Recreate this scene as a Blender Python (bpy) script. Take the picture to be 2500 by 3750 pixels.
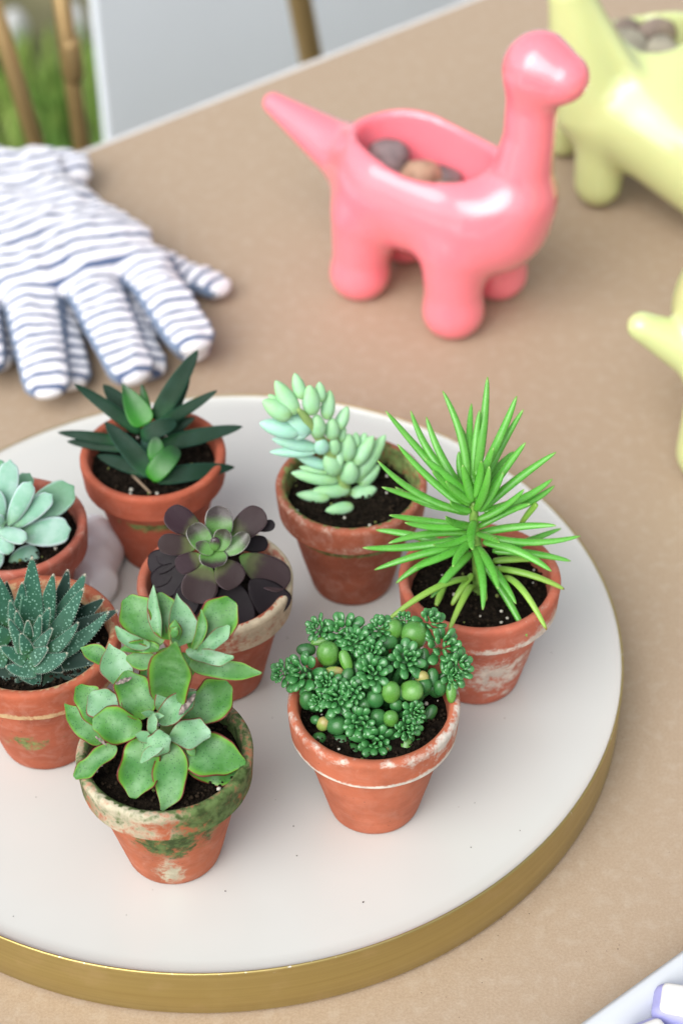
import bpy, math, random
import numpy as np
from mathutils import Vector, Matrix, noise as mn

# ------------------------------------------------------------------ scene, camera, light
for o in list(bpy.data.objects): bpy.data.objects.remove(o)
scn = bpy.context.scene
COL = scn.collection
CM = 0.01                                   # everything below is written in centimetres
F, PITCH, ROLL, HC = 7500.0, math.radians(41.521), math.radians(-0.936), 67.618
EYE = np.array([0, 0, HC])
FW = np.array([0, math.cos(PITCH), -math.sin(PITCH)])
RT = np.array([1.0, 0, 0]); UP = np.cross(RT, FW)
RT, UP = math.cos(ROLL)*RT + math.sin(ROLL)*UP, -math.sin(ROLL)*RT + math.cos(ROLL)*UP
cam_d = bpy.data.cameras.new('camera'); cam = bpy.data.objects.new('camera', cam_d); COL.objects.link(cam)
cam.matrix_world = Matrix(((RT[0], UP[0], -FW[0], 0), (RT[1], UP[1], -FW[1], 0), (RT[2], UP[2], -FW[2], HC*CM), (0, 0, 0, 1)))
cam_d.sensor_fit = 'VERTICAL'; cam_d.sensor_height = 36; cam_d.lens = F/3750*36
cam_d.clip_start = 0.02; cam_d.clip_end = 200
cam_d.dof.use_dof = True; cam_d.dof.focus_distance = 0.835; cam_d.dof.aperture_fstop = 7.0
scn.camera = cam

SUN_EL, SUN_AZ = math.radians(44), math.radians(-146)      # azimuth clockwise from +Y
w = bpy.data.worlds.new('World'); scn.world = w; w.use_nodes = True
nt = w.node_tree; bg = nt.nodes['Background']
sky = nt.nodes.new('ShaderNodeTexSky'); sky.sky_type = 'NISHITA'; sky.sun_disc = False
sky.sun_elevation = SUN_EL; sky.sun_rotation = SUN_AZ; sky.dust_density = 3.0; sky.air_density = 1.0
hs = nt.nodes.new('ShaderNodeHueSaturation'); hs.inputs['Saturation'].default_value = 0.24
nt.links.new(sky.outputs[0], hs.inputs['Color']); nt.links.new(hs.outputs[0], bg.inputs[0]); bg.inputs[1].default_value = 0.15
sl = bpy.data.lights.new('sun', 'SUN'); sl.energy = 2.0; sl.angle = math.radians(60); sl.color = (1, 0.985, 0.965)
sun = bpy.data.objects.new('sun', sl); COL.objects.link(sun)
sd = Vector((math.sin(SUN_AZ)*math.cos(SUN_EL), math.cos(SUN_AZ)*math.cos(SUN_EL), math.sin(SUN_EL)))
sun.rotation_euler = sd.to_track_quat('Z', 'Y').to_euler()
vs = scn.view_settings; vs.view_transform = 'Standard'; vs.look = 'None'; vs.gamma = 1; vs.exposure = 0.40; vs.use_curve_mapping = False

# ------------------------------------------------------------------ helpers
TZ = -2.62                                   # height of the table paper below the tray floor
def ray(x, y): return FW + RT*(x-1250)/F - UP*(y-1875)/F
def at(x, y, z=0.0):
    d = ray(x, y); return EYE + (z-EYE[2])/d[2]*d
def pln(x, y, p, n):
    d = ray(x, y); n = np.asarray(n, float); return EYE + ((np.asarray(p)-EYE)@n)/(d@n)*d
def unit(v):
    v = np.asarray(v, float); return v/(np.linalg.norm(v)+1e-12)
ORG = {}
def empty(name, loc, label=None, cat=None, group=None):
    o = bpy.data.objects.new(name, None); o.empty_display_size = 0.01; COL.objects.link(o)
    o.location = Vector(loc)*CM; ORG[o.name] = np.array(loc, float); tag(o, label, cat, group); return o
def tag(o, label=None, cat=None, group=None, kind=None):
    if label: o['label'] = label
    if cat: o['category'] = cat
    if group: o['group'] = group
    if kind: o['kind'] = kind
    return o
def mk(name, V, Fs, mat, parent=None, uv=None, attrs=None, smooth=True, origin=None, kind=None):
    V = np.asarray(V, float)
    org = np.array(origin, float) if origin is not None else (ORG[parent.name] if parent is not None else V.mean(0)*[1,1,0]+[0,0,V[:,2].min()])
    me = bpy.data.meshes.new(name)
    me.from_pydata(((V-org)*CM).tolist(), [], [tuple(int(i) for i in f) for f in Fs]); me.update()
    if smooth: me.polygons.foreach_set('use_smooth', [True]*len(me.polygons))
    if uv is not None:
        l = me.uv_layers.new(name='UVMap'); vi = np.empty(len(me.loops), int); me.loops.foreach_get('vertex_index', vi)
        l.data.foreach_set('uv', np.asarray(uv, float)[vi].ravel())
    for k, a in (attrs or {}).items():
        at_ = me.attributes.new(k, 'FLOAT', 'POINT'); at_.data.foreach_set('value', np.asarray(a, float))
    if mat: me.materials.append(mat)
    o = bpy.data.objects.new(name, me); COL.objects.link(o)
    ORG[o.name] = org
    if parent is not None: o.parent = parent; o.location = Vector(org-ORG[parent.name])*CM
    else: o.location = Vector(org)*CM
    if kind: o['kind'] = kind
    return o
def box(c, s, ax=(1, 0, 0)):
    ax = unit(ax); ay = np.array([-ax[1], ax[0], 0]); V = []
    for i in (-1, 1):
        for j in (-1, 1):
            for k in (-1, 1): V.append(np.array(c)+ax*s[0]/2*i+ay*s[1]/2*j+np.array([0, 0, s[2]/2*k]))
    return V, [(0,1,3,2), (4,6,7,5), (0,4,5,1), (2,3,7,6), (0,2,6,4), (1,5,7,3)]
def tube(P, R, n=10):
    P = [np.array(p, float) for p in P]; V = []; Fc = []
    if not hasattr(R, '__len__'): R = [R]*len(P)
    ref = np.array([0.31, 0.2, 0.93])
    for i, p in enumerate(P):
        t = unit(P[min(i+1, len(P)-1)]-P[max(i-1, 0)]); a = unit(np.cross(t, ref)); b = np.cross(t, a)
        for k in range(n):
            f = 2*math.pi*k/n; V.append(p+(a*math.cos(f)+b*math.sin(f))*R[i])
    m = len(P)
    for i in range(m-1):
        for k in range(n): Fc.append((i*n+k, i*n+(k+1) % n, (i+1)*n+(k+1) % n, (i+1)*n+k))
    Fc.append(tuple(range(n))[::-1]); Fc.append(tuple((m-1)*n+k for k in range(n)))
    return V, Fc
class MB:
    def __init__(s): s.V = []; s.F = []; s.n = 0; s.uv = []
    def add(s, V, Fs, uv=None):
        s.V += list(V); s.F += [tuple(i+s.n for i in f) for f in Fs]; s.n += len(V)
        s.uv += list(uv) if uv is not None else [(0, 0)]*len(V)
def fnoise(P, sc, seed=0):                   # smooth noise at points, about -1..1
    return np.array([mn.noise(Vector((p[0]*sc+seed*7.3, p[1]*sc-seed*3.1, p[2]*sc+seed*1.7))) for p in P])

# ------------------------------------------------------------------ materials
def newmat(name):
    m = bpy.data.materials.new(name); m.use_nodes = True
    return m, m.node_tree, m.node_tree.nodes['Principled BSDF']
class G:
    """tiny node-graph writer"""
    def __init__(s, t): s.t = t; s.tc = None
    def n(s, typ, **kw):
        x = s.t.nodes.new(typ)
        for k, v in kw.items(): setattr(x, k, v)
        return x
    def put(s, sock, v):
        if isinstance(v, bpy.types.NodeSocket): s.t.links.new(v, sock)
        elif hasattr(v, '__len__') and len(v) == 3 and sock.type == 'RGBA': sock.default_value = (*v, 1)
        else: sock.default_value = v
    def co(s, which='Object'):
        if not s.tc: s.tc = s.n('ShaderNodeTexCoord')
        return s.tc.outputs[which]
    def math(s, op, a, b=0.0, c=None, clamp=False):
        x = s.n('ShaderNodeMath', operation=op, use_clamp=clamp); s.put(x.inputs[0], a); s.put(x.inputs[1], b)
        if c is not None: s.put(x.inputs[2], c)
        return x.outputs[0]
    def noise(s, scale, detail=4, rough=.55, co=None, dist=0.0):
        x = s.n('ShaderNodeTexNoise'); x.inputs['Scale'].default_value = scale; x.inputs['Detail'].default_value = detail
        x.inputs['Roughness'].default_value = rough; x.inputs['Distortion'].default_value = dist
        s.put(x.inputs['Vector'], co if co is not None else s.co()); return x.outputs[0]
    def vor(s, scale, co=None, feature='F1'):
        x = s.n('ShaderNodeTexVoronoi', feature=feature); x.inputs['Scale'].default_value = scale
        s.put(x.inputs['Vector'], co if co is not None else s.co()); return x.outputs['Distance']
    def ss(s, v, a, b):
        x = s.n('ShaderNodeMapRange', interpolation_type='SMOOTHSTEP'); s.put(x.inputs[0], v)
        x.inputs[1].default_value = a; x.inputs[2].default_value = b; return x.outputs[0]
    def mix(s, f, a, b, mode='MIX'):
        x = s.n('ShaderNodeMix', data_type='RGBA', blend_type=mode); s.put(x.inputs[0], f); s.put(x.inputs[6], a); s.put(x.inputs[7], b)
        return x.outputs[2]
    def attr(s, name):
        x = s.n('ShaderNodeAttribute', attribute_name=name); return x.outputs['Fac']
    def uv(s):
        x = s.n('ShaderNodeSeparateXYZ'); s.put(x.inputs[0], s.co('UV')); return x.outputs[0], x.outputs[1]
    def xyz(s):
        x = s.n('ShaderNodeSeparateXYZ'); s.put(x.inputs[0], s.co()); return x.outputs
    def bump(s, h, strength, dist):
        x = s.n('ShaderNodeBump'); x.inputs['Strength'].default_value = strength; x.inputs['Distance'].default_value = dist
        s.put(x.inputs['Height'], h); return x.outputs[0]
    def rnd(s): return s.n('ShaderNodeObjectInfo').outputs['Random']

def plain(name, col, rough=.5, metal=0, coat=0, var=0.0, vs_=60, bump=0.0, spec=.5, sss=0):
    m, t, b = newmat(name); g = G(t)
    if var:
        nz = g.noise(vs_, 5); c = g.mix(g.ss(nz, .3, .7), tuple(x*(1-var) for x in col), tuple(min(1, x*(1+var)) for x in col)); g.put(b.inputs['Base Color'], c)
    else: g.put(b.inputs['Base Color'], col)
    b.inputs['Roughness'].default_value = rough; b.inputs['Metallic'].default_value = metal; b.inputs['Coat Weight'].default_value = coat
    b.inputs['Coat Roughness'].default_value = .05; b.inputs['Specular IOR Level'].default_value = spec
    if sss: b.inputs['Subsurface Weight'].default_value = sss; b.inputs['Subsurface Radius'].default_value = (1, .5, .4); b.inputs['Subsurface Scale'].default_value = .004
    if bump: g.put(b.inputs['Normal'], g.bump(g.noise(vs_*3, 6), bump, .0005))
    return m

def kraft():
    m, t, b = newmat('kraft_paper'); g = G(t)
    fine = g.noise(900, 6, .7); med = g.noise(150, 4); big = g.noise(9, 3)
    c = g.mix(g.ss(fine, .32, .68), (.365, .270, .185), (.440, .338, .240))
    c = g.mix(g.math('MULTIPLY', g.ss(med, .45, .75), .35), c, (.50, .42, .33))
    c = g.mix(g.math('MULTIPLY', g.ss(big, .35, .7), .18), c, (.38, .29, .205))
    sp = g.math('LESS_THAN', g.vor(210), .055); dk = g.math('GREATER_THAN', g.noise(30, 2), .53)
    c = g.mix(g.math('MULTIPLY', g.math('MULTIPLY', sp, dk), .75), c, (.12, .08, .06))
    sp2 = g.math('LESS_THAN', g.vor(260, g.n('ShaderNodeVectorMath', operation='ADD').outputs[0]), .0)
    g.put(b.inputs['Base Color'], c); b.inputs['Roughness'].default_value = .62; b.inputs['Specular IOR Level'].default_value = .45
    g.put(b.inputs['Normal'], g.bump(g.math('ADD', fine, g.math('MULTIPLY', med, .6)), .25, .0006)); return m

def enamel():
    m, t, b = newmat('cream_enamel'); g = G(t)
    big = g.noise(14, 3); c = g.mix(g.ss(big, .3, .7), (.575, .58, .55), (.59, .595, .565))
    sp = g.math('LESS_THAN', g.vor(75), .035); dk = g.math('GREATER_THAN', g.noise(22, 2), .55)
    c = g.mix(g.math('MULTIPLY', g.math('MULTIPLY', sp, dk), .6), c, (.30, .25, .22))
    g.put(b.inputs['Base Color'], c); b.inputs['Roughness'].default_value = .24
    b.inputs['Coat Weight'].default_value = .3; b.inputs['Coat Roughness'].default_value = .1
    return m

def brass():
    m, t, b = newmat('brushed_brass'); g = G(t)
    mp = g.n('ShaderNodeMapping'); mp.inputs['Scale'].default_value = (6, 6, 420); g.put(mp.inputs[0], g.co())
    br = g.noise(1, 5, .6, mp.outputs[0]); ms = g.noise(60, 5, .6)
    c = g.mix(g.ss(br, .3, .7), (.43, .335, .125), (.49, .395, .155)); c = g.mix(g.math('MULTIPLY', g.ss(ms, .5, .75), .5), c, (.56, .43, .22))
    chip = g.math('MULTIPLY', g.attr('lip'), g.ss(g.noise(260, 5, .7), .62, .66))
    c = g.mix(chip, c, (.75, .72, .66))
    g.put(b.inputs['Base Color'], c); b.inputs['Metallic'].default_value = .85
    g.put(b.inputs['Roughness'], g.math('MULTIPLY_ADD', ms, .3, .22)); g.put(b.inputs['Normal'], g.bump(br, .05, .0003))
    return m

def terracotta(name, base=(.50, .165, .085), dark=.8, moss_c=(.07, .10, .025), salt_c=(.66, .60, .52), seed=0.0, dust=.25):
    m, t, b = newmat(name); g = G(t)
    mp = g.n('ShaderNodeMapping'); mp.inputs['Location'].default_value = (seed, seed*.7, seed*.3); g.put(mp.inputs[0], g.co()); co = mp.outputs[0]
    big = g.noise(45, 5, .6, co); fine = g.noise(420, 5, .65, co); mid = g.noise(130, 6, .68, co, .6)
    mp2 = g.n('ShaderNodeMapping'); mp2.inputs['Scale'].default_value = (40, 40, 700); g.put(mp2.inputs[0], co)
    turn = g.noise(1, 3, .5, mp2.outputs[0])
    c = g.mix(g.ss(big, .3, .7), tuple(x*dark for x in base), tuple(min(1, x*1.15) for x in base))
    c = g.mix(g.math('MULTIPLY', g.ss(turn, .5, .8), .25), c, tuple(min(1, x*1.25+.03) for x in base))
    c = g.mix(g.math('MULTIPLY', g.ss(mid, .42, .8), dust), c, (.62, .40, .32))
    pit = g.math('MULTIPLY', g.math('LESS_THAN', g.vor(300, co), .10), g.math('GREATER_THAN', g.noise(70, 2, .5, co), .52))
    c = g.mix(g.math('MULTIPLY', pit, .6), c, (.06, .04, .03))
    def layer(c, nm, col, col2, hard):
        a = g.math('ADD', g.math('MULTIPLY', g.attr(nm), 1.25), g.math('MULTIPLY', g.math('SUBTRACT', mid, .55), 1.7))
        a = g.math('ADD', a, g.math('MULTIPLY', g.math('SUBTRACT', fine, .5), 1.3))
        return g.mix(g.ss(a, .36, .36+hard*2.4), c, g.mix(g.ss(g.noise(230, 4, .6, co), .35, .65), col, col2))
    c = layer(c, 'salt', salt_c, tuple(x*.78 for x in salt_c), .28)
    c = layer(c, 'moss', moss_c, tuple(min(1, x*2.4+.02) for x in moss_c), .22)
    g.put(b.inputs['Base Color'], c); b.inputs['Roughness'].default_value = .78; b.inputs['Specular IOR Level'].default_value = .35
    h = g.math('ADD', g.math('MULTIPLY', mid, .5), g.math('ADD', g.math('MULTIPLY', fine, .35), g.math('MULTIPLY', turn, .5)))
    g.put(b.inputs['Normal'], g.bump(h, .35, .0007)); return m

def leafmat(name, base, mid, tip, edge=None, edge_w=.12, bloom=None, spots=None, spot_s=700, rough=.4, p0=.25, p1=.8, rv=.12, sss=.15, trim=None, tipc=None, spec=.45):
    """colour along the leaf (UV v), margin (UV u), waxy bloom and dots in the leaf's own skin"""
    m, t, b = newmat(name); g = G(t); u, v = g.uv()
    ed = g.math('MULTIPLY', g.math('ABSOLUTE', g.math('SUBTRACT', u, .5)), 2.0)
    wob = g.math('MULTIPLY', g.math('SUBTRACT', g.noise(160, 3), .5), .3)
    vv = g.math('ADD', v, wob)
    c = g.mix(g.ss(vv, 0, p0+.15), base, mid); c = g.mix(g.ss(vv, p0+.15, p1), c, tip)
    r = g.rnd(); c = g.mix(g.math('MULTIPLY', r, rv*2), c, tuple(min(1, x*1.5) for x in mid))
    if bloom: c = g.mix(g.math('MULTIPLY', g.ss(g.noise(110, 5, .6), .38, .72), bloom[1]), c, bloom[0])
    if spots:
        d = g.ss(g.vor(spot_s), spots[1]+.08, spots[1]); c = g.mix(g.math('MULTIPLY', d, spots[2]), c, spots[0])
    if trim: c = g.mix(g.ss(ed, trim[1], 1.0), c, trim[0])
    if edge:
        e = g.ss(g.math('ADD', ed, g.math('MULTIPLY', wob, .25)), 1-edge_w, 1-edge_w*.35); c = g.mix(e, c, edge)
    if tipc: c = g.mix(g.ss(v, tipc[1], 1.0), c, tipc[0])
    g.put(b.inputs['Base Color'], c); g.put(b.inputs['Roughness'], g.math('MULTIPLY_ADD', g.noise(300, 4), .25, rough-.12))
    b.inputs['Subsurface Weight'].default_value = sss; b.inputs['Subsurface Radius'].default_value = (.6, 1, .3); b.inputs['Subsurface Scale'].default_value = .002
    b.inputs['Specular IOR Level'].default_value = spec
    g.put(b.inputs['Normal'], g.bump(g.math('ADD', g.noise(180, 4), g.math('MULTIPLY', g.noise(900, 3), .3)), .22, .0005)); return m

M = {}
M['kraft'] = kraft(); M['enamel'] = enamel(); M['brass'] = brass()
M['soil'] = plain('potting_soil', (.011, .008, .0055), .95, var=.6, vs_=420, bump=1.0, spec=.08)
M['crumb'] = plain('soil_crumbs', (.020, .014, .009), .95, var=.7, vs_=200, bump=.6, spec=.1)
M['perlite'] = plain('perlite', (.55, .53, .45), .9, var=.2, vs_=300, bump=.5)
M['algae'] = plain('algae_crumbs', (.16, .19, .05), .9, var=.4, vs_=300, bump=.5)
M['pink'] = plain('pink_glaze', (.95, .225, .275), .16, coat=1, sss=.25)
M['yellow'] = plain('yellow_glaze', (.60, .66, .30), .22, coat=.8, sss=.2)
M['white_cer'] = plain('white_ceramic', (.86, .88, .91), .25, coat=.4)
M['white_plastic'] = plain('white_plastic', (.60, .63, .66), .35, coat=.2)
M['lavender'] = plain('lavender_rubber', (.33, .33, .60), .55, var=.06, vs_=80)
M['grip'] = plain('white_grip', (.72, .71, .69), .4)
M['gold'] = plain('gold_metal', (.46, .32, .15), .35, metal=.7)
M['wall'] = plain('white_panel', (.84, .90, .97), .6, var=.03, vs_=3)
M['wood'] = plain('table_paint', (.66, .65, .63), .5, var=.05, vs_=20)

# ------------------------------------------------------------------ setting: ground, lawn, panel
E1 = unit((.799, .601, 0)); E2 = np.array([E1[1], -E1[0], 0])      # along the table edge / towards the camera
FLOOR = TZ-76
V = []; n = 60
for i in range(n+1):
    for j in range(n+1):
        x = (i/n-.5)*2; y = (j/n-.5)*2; V.append((x*abs(x)*6000, 200+y*abs(y)*6000, FLOOR-.5))
m, t, b = newmat('garden_ground'); g = G(t)
c = g.mix(g.ss(g.noise(6, 5), .4, .6), (.10, .10, .045), (.18, .16, .08)); g.put(b.inputs['Base Color'], c); b.inputs['Roughness'].default_value = .95
tag(mk('ground', V, [(i*(n+1)+j, (i+1)*(n+1)+j, (i+1)*(n+1)+j+1, i*(n+1)+j+1) for i in range(n) for j in range(n)], m, origin=(0, 200, FLOOR-.5)), kind='structure')
m, t, b = newmat('grass_blades'); g = G(t)
c = g.mix(g.ss(g.noise(9, 4), .35, .65), (.09, .21, .03), (.30, .42, .09)); g.put(b.inputs['Base Color'], c); b.inputs['Roughness'].default_value = .7
rs = np.random.RandomState(3); gm = MB()
for k in range(16000):
    x = rs.uniform(-190, 60); y = rs.uniform(150, 262+rs.uniform(-6, 6)); a = rs.uniform(0, 6.28); h = rs.uniform(4, 9); l = rs.normal(0, 1.6, 2); ww = rs.uniform(.3, .6)
    dx, dy = math.cos(a)*ww, math.sin(a)*ww; z = FLOOR-.5
    gm.add([(x-dx, y-dy, z), (x+dx, y+dy, z), (x+dx*.6+l[0]*.5, y+dy*.6+l[1]*.5, z+h*.6), (x-dx*.6+l[0]*.5, y-dy*.6+l[1]*.5, z+h*.6), (x+l[0], y+l[1], z+h)], [(0,1,2,3), (3,2,4)])
tag(mk('grass', gm.V, gm.F, m, kind='stuff'), 'green lawn grass showing beyond the table corner', 'grass')

# ------------------------------------------------------------------ table
corner = at(335, 550, TZ)
p0 = at(335, 550, TZ)                        # a point on the far edge
tb = empty('table', p0+E2*60+np.array([0, 0, -76]), 'large table covered in brown kraft paper under everything', 'table')
LN, WD = 330, 170
ctr = p0+E2*WD/2+E1*5
V, Fc = box(ctr+np.array([0, 0, -2.16]), (LN, WD+1.2, 4.0), E1); mk('tabletop', V, Fc, M['wood'], tb, smooth=False)
# paper sheet with a soft roll over the far edge
V = []; Fc = []; nu, nv = 160, 120; rs = np.random.RandomState(5)
prof = [(-1.45, -4.2), (-1.42, -3), (-1.38, -1.2), (-1.2, -.35), (-.8, -.06), (-.3, 0)]
sv = [None]*0
rows = [(.05, 0)]+[(a, 0) for a in np.linspace(.5, WD-1, nv)]
for i in range(nu+1):
    s = (i/nu-.5)*LN
    for a, z in rows:
        P = p0+E1*(s+5)+E2*a; wv = .10*mn.noise(Vector((P[0]*.035, P[1]*.035, 1.3)))+.03*mn.noise(Vector((P[0]*.12, P[1]*.12, 4.3)))
        keep = 0 if abs(z) > .01 else min(1, max(0, a)/8)
        V.append((P[0], P[1], TZ+z+wv*keep*.22))
m_ = len(rows)
Fc = [(i*m_+j, i*m_+j+1, (i+1)*m_+j+1, (i+1)*m_+j) for i in range(nu) for j in range(m_-1)]
mk('paper_cover', V, [f[::-1] for f in Fc], M['kraft'], tb)
for sx in (-1, 1):
    for sy in (8, WD-8):
        P = p0+E1*(5+sx*(LN/2-8))+E2*sy; V, Fc = box((P[0], P[1], (TZ-4+FLOOR)/2-.02), (6, 6, TZ-4-FLOOR-.1), E1); mk('leg', V, Fc, M['wood'], tb, smooth=False)

# white panel and gold chairs beyond the far edge
wp = p0-E2*34
PL = pln(375, 0, wp, E2); PL2 = pln(445, 480, wp, E2)
s0 = (PL-wp)@E1
V, Fc = box(wp+E1*(s0+110)-E2*2+np.array([0, 0, FLOOR+48+.3]), (220, .8, 96-.6), E1)
V = np.array(V)
for v in V: v[2] = v[2] if v[2] > -30 else v[2]
pan = mk('standing_screen', V, Fc, M['wall'], smooth=False); tag(pan, 'plain white panel standing upright behind the table edge', 'panel')
bm_mod = pan.modifiers.new('bevel', 'BEVEL'); bm_mod.width = .004; bm_mod.segments = 2

def rod(name, a, b, r, parent, kink=0):
    P = [a+(b-a)*t for t in np.linspace(0, 1, 6)]; V, Fc = tube(P, r, 12); return mk(name, V, Fc, M['gold'], parent)
# spindle-back chair at the left: two back rods and seat
cp = p0-E2*10
A0, A1 = pln(-10, 60, cp, E2), pln(150, 590, cp, E2); B0, B1 = pln(205, -150, cp, E2), pln(312, 620, cp, E2)
def ext(a, b, z0, z1):
    d = (b-a)/(b[2]-a[2]); return a+d*(z0-a[2]), a+d*(z1-a[2])
ch = empty('gold_chair', (A1[0], A1[1], FLOOR), 'gold metal chair frame standing beyond the table corner at the left, over the grass', 'chair', 'gold chairs behind the table')
a, b_ = ext(A0, A1, 12, FLOOR+.2); rod('back_post', a, b_, .6, ch)
a2, b2 = ext(B0, B1, 12, FLOOR+.2); rod('back_post', a2, b2, .62, ch)
rod('top_rail', a, a2, .8, ch)
j = pln(262, 215, cp, E2); V, Fc = tube([j+np.array([0, 0, 1.7]), j+np.array([0, 0, 1.2]), j, j-np.array([0, 0, 1.2]), j-np.array([0, 0, 1.7])], [.65, .78, .8, .78, .65], 14); mk('collar', V, Fc, M['gold'], ch)
q = -E2*34
for x in (b_, b2): rod('leg', x+q*1.1, x+q+np.array([0, 0, 42]), .8, ch)
for x, yv in ((a, b_), (a2, b2)):
    kx = yv+(x-yv)*(43/abs(x[2]-yv[2])); rod('seat_rail', kx, yv+q+np.array([0, 0, 42]), .7, ch)
V, Fc = box((b_+b2)/2+q/2+np.array([0, 0, 44]), (np.linalg.norm(b_-b2)*.9, 30, 1.6), E1); mk('seat', V, Fc, M['white_plastic'], ch, smooth=False)
cp2 = p0-E2*16
C0, C1 = pln(1093, -20, cp2, E2), pln(1140, 225, cp2, E2)
a, b_ = ext(C0, C1, 10, FLOOR+.2)
ch = empty('gold_chair', b_, 'gold metal chair whose single rod stands against the white panel', 'chair', 'gold chairs behind the table')
rod('back_post', a, b_, .95, ch); sh = E1*36; rod('back_post', a+sh, b_+sh, .95, ch); rod('top_rail', a, a+sh, .9, ch)
# pale stones in the garden bed beyond the grass
def rock(c, r, seed, sub=3, rough=.25):
    import bmesh
    bm = bmesh.new(); bmesh.ops.create_icosphere(bm, subdivisions=sub, radius=1)
    V = np.array([v.co[:] for v in bm.verts]); Fc = [tuple(v.index for v in f.verts) for f in bm.faces]; bm.free()
    d = fnoise(V, 1.1, seed); d2 = fnoise(V, 2.4, seed+5)
    V = V*(1+rough*d+rough*.3*d2)[:, None]; V = V*np.array(r)
    a = seed*1.7; R = np.array([[math.cos(a), -math.sin(a), 0], [math.sin(a), math.cos(a), 0], [0, 0, 1]])
    return V@R.T+np.array(c), Fc
M['pale'] = plain('pale_stone', (.50, .50, .50), .8, var=.15, vs_=20)
for (px, py, r, lab) in ((60, 110, 4.0, 'leftmost of two pale stones in the garden bed beyond the gold chair'), (268, 90, 4.2, 'pale stone in the garden bed between gold post and white panel')):
    c = at(px, py, FLOOR+3); V, Fc = rock(c, (r*.5, r*.45, r*.85), px, 3, .12); tag(mk('garden_stone', V, Fc, M['pale']), lab, 'stone', 'pale stones in the garden bed')

# ------------------------------------------------------------------ round tray
TC = np.array([-19.907/3.5*3.5*0-5.688*3.5/3.5*1.0, 67.153, 0]); TR = 18.469
TC[0] = -5.688
def lathe(prof, c, n=192, wob=None):
    V = []; Fc = []; m = len(prof)
    for i in range(n):
        a = 2*math.pi*i/n
        for r, z in prof: V.append((c[0]+r*math.cos(a), c[1]+r*math.sin(a), c[2]+z))
    for i in range(n):
        k = (i+1) % n
        for j in range(m-1): Fc.append((i*m+j, k*m+j, k*m+j+1, i*m+j+1))
    return np.array(V), Fc
tr = empty('round_tray', (TC[0], TC[1], TZ), 'large round tray with cream enamel top and brushed brass side', 'tray')
Rr = TR
prof = [(0, -.02), (4, -.02), (10, -.02), (Rr-.8, -.02), (Rr-.3, .0), (Rr-.1, .08), (Rr-.045, .17), (Rr-.03, .2)]
V, Fc = lathe(prof[1:], TC); Fc = [f[::-1] for f in Fc]; c0 = len(V); V = np.vstack([V, TC+[0, 0, -.02]]); mm = len(prof)-1
Fc += [(c0, i*mm, ((i+1) % 192)*mm) for i in range(192)]
mk('enamel_top', V, Fc, M['enamel'], tr)
prof = [(Rr-.04, .12), (Rr-.035, .20), (Rr-.02, .225), (Rr+.02, .225), (Rr+.055, .20), (Rr+.07, .13), (Rr+.06, -.2), (Rr+.05, -1.2), (Rr+.04, TZ+.25), (Rr-.05, TZ+.08), (Rr-.3, TZ+.03), (Rr-2, TZ+.03)]
V, Fc = lathe([p[::1] for p in prof][::-1], TC)
lip = np.clip((V[:, 2]-.1)/.12, 0, 1)
mk('brass_side', V, Fc, M['brass'], tr, attrs={'lip': lip})
# specks of soil dropped on tray and paper
rs = np.random.RandomState(11); sm = MB()
for k in range(44):
    x, y = rs.uniform(0, 2400), rs.uniform(2200, 3700); P = at(x, y, 0); onT = np.hypot(P[0]-TC[0], P[1]-TC[1]) < TR-.7
    if not onT: P = at(x, y, TZ); 
    if not onT and np.hypot(P[0]-TC[0], P[1]-TC[1]) < TR+.3: continue
    r = rs.uniform(.015, .035)*(1.5 if rs.rand() < .1 else 1); V, Fc = rock(P+np.array([0, 0, r*.5]), (r, r*.8, r*.5), k, 1, .3); sm.add(V, Fc)
tag(mk('soil_specks', sm.V, sm.F, M['crumb'], kind='stuff'), 'tiny dark soil specks scattered on the tray and paper', 'soil specks')

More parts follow.
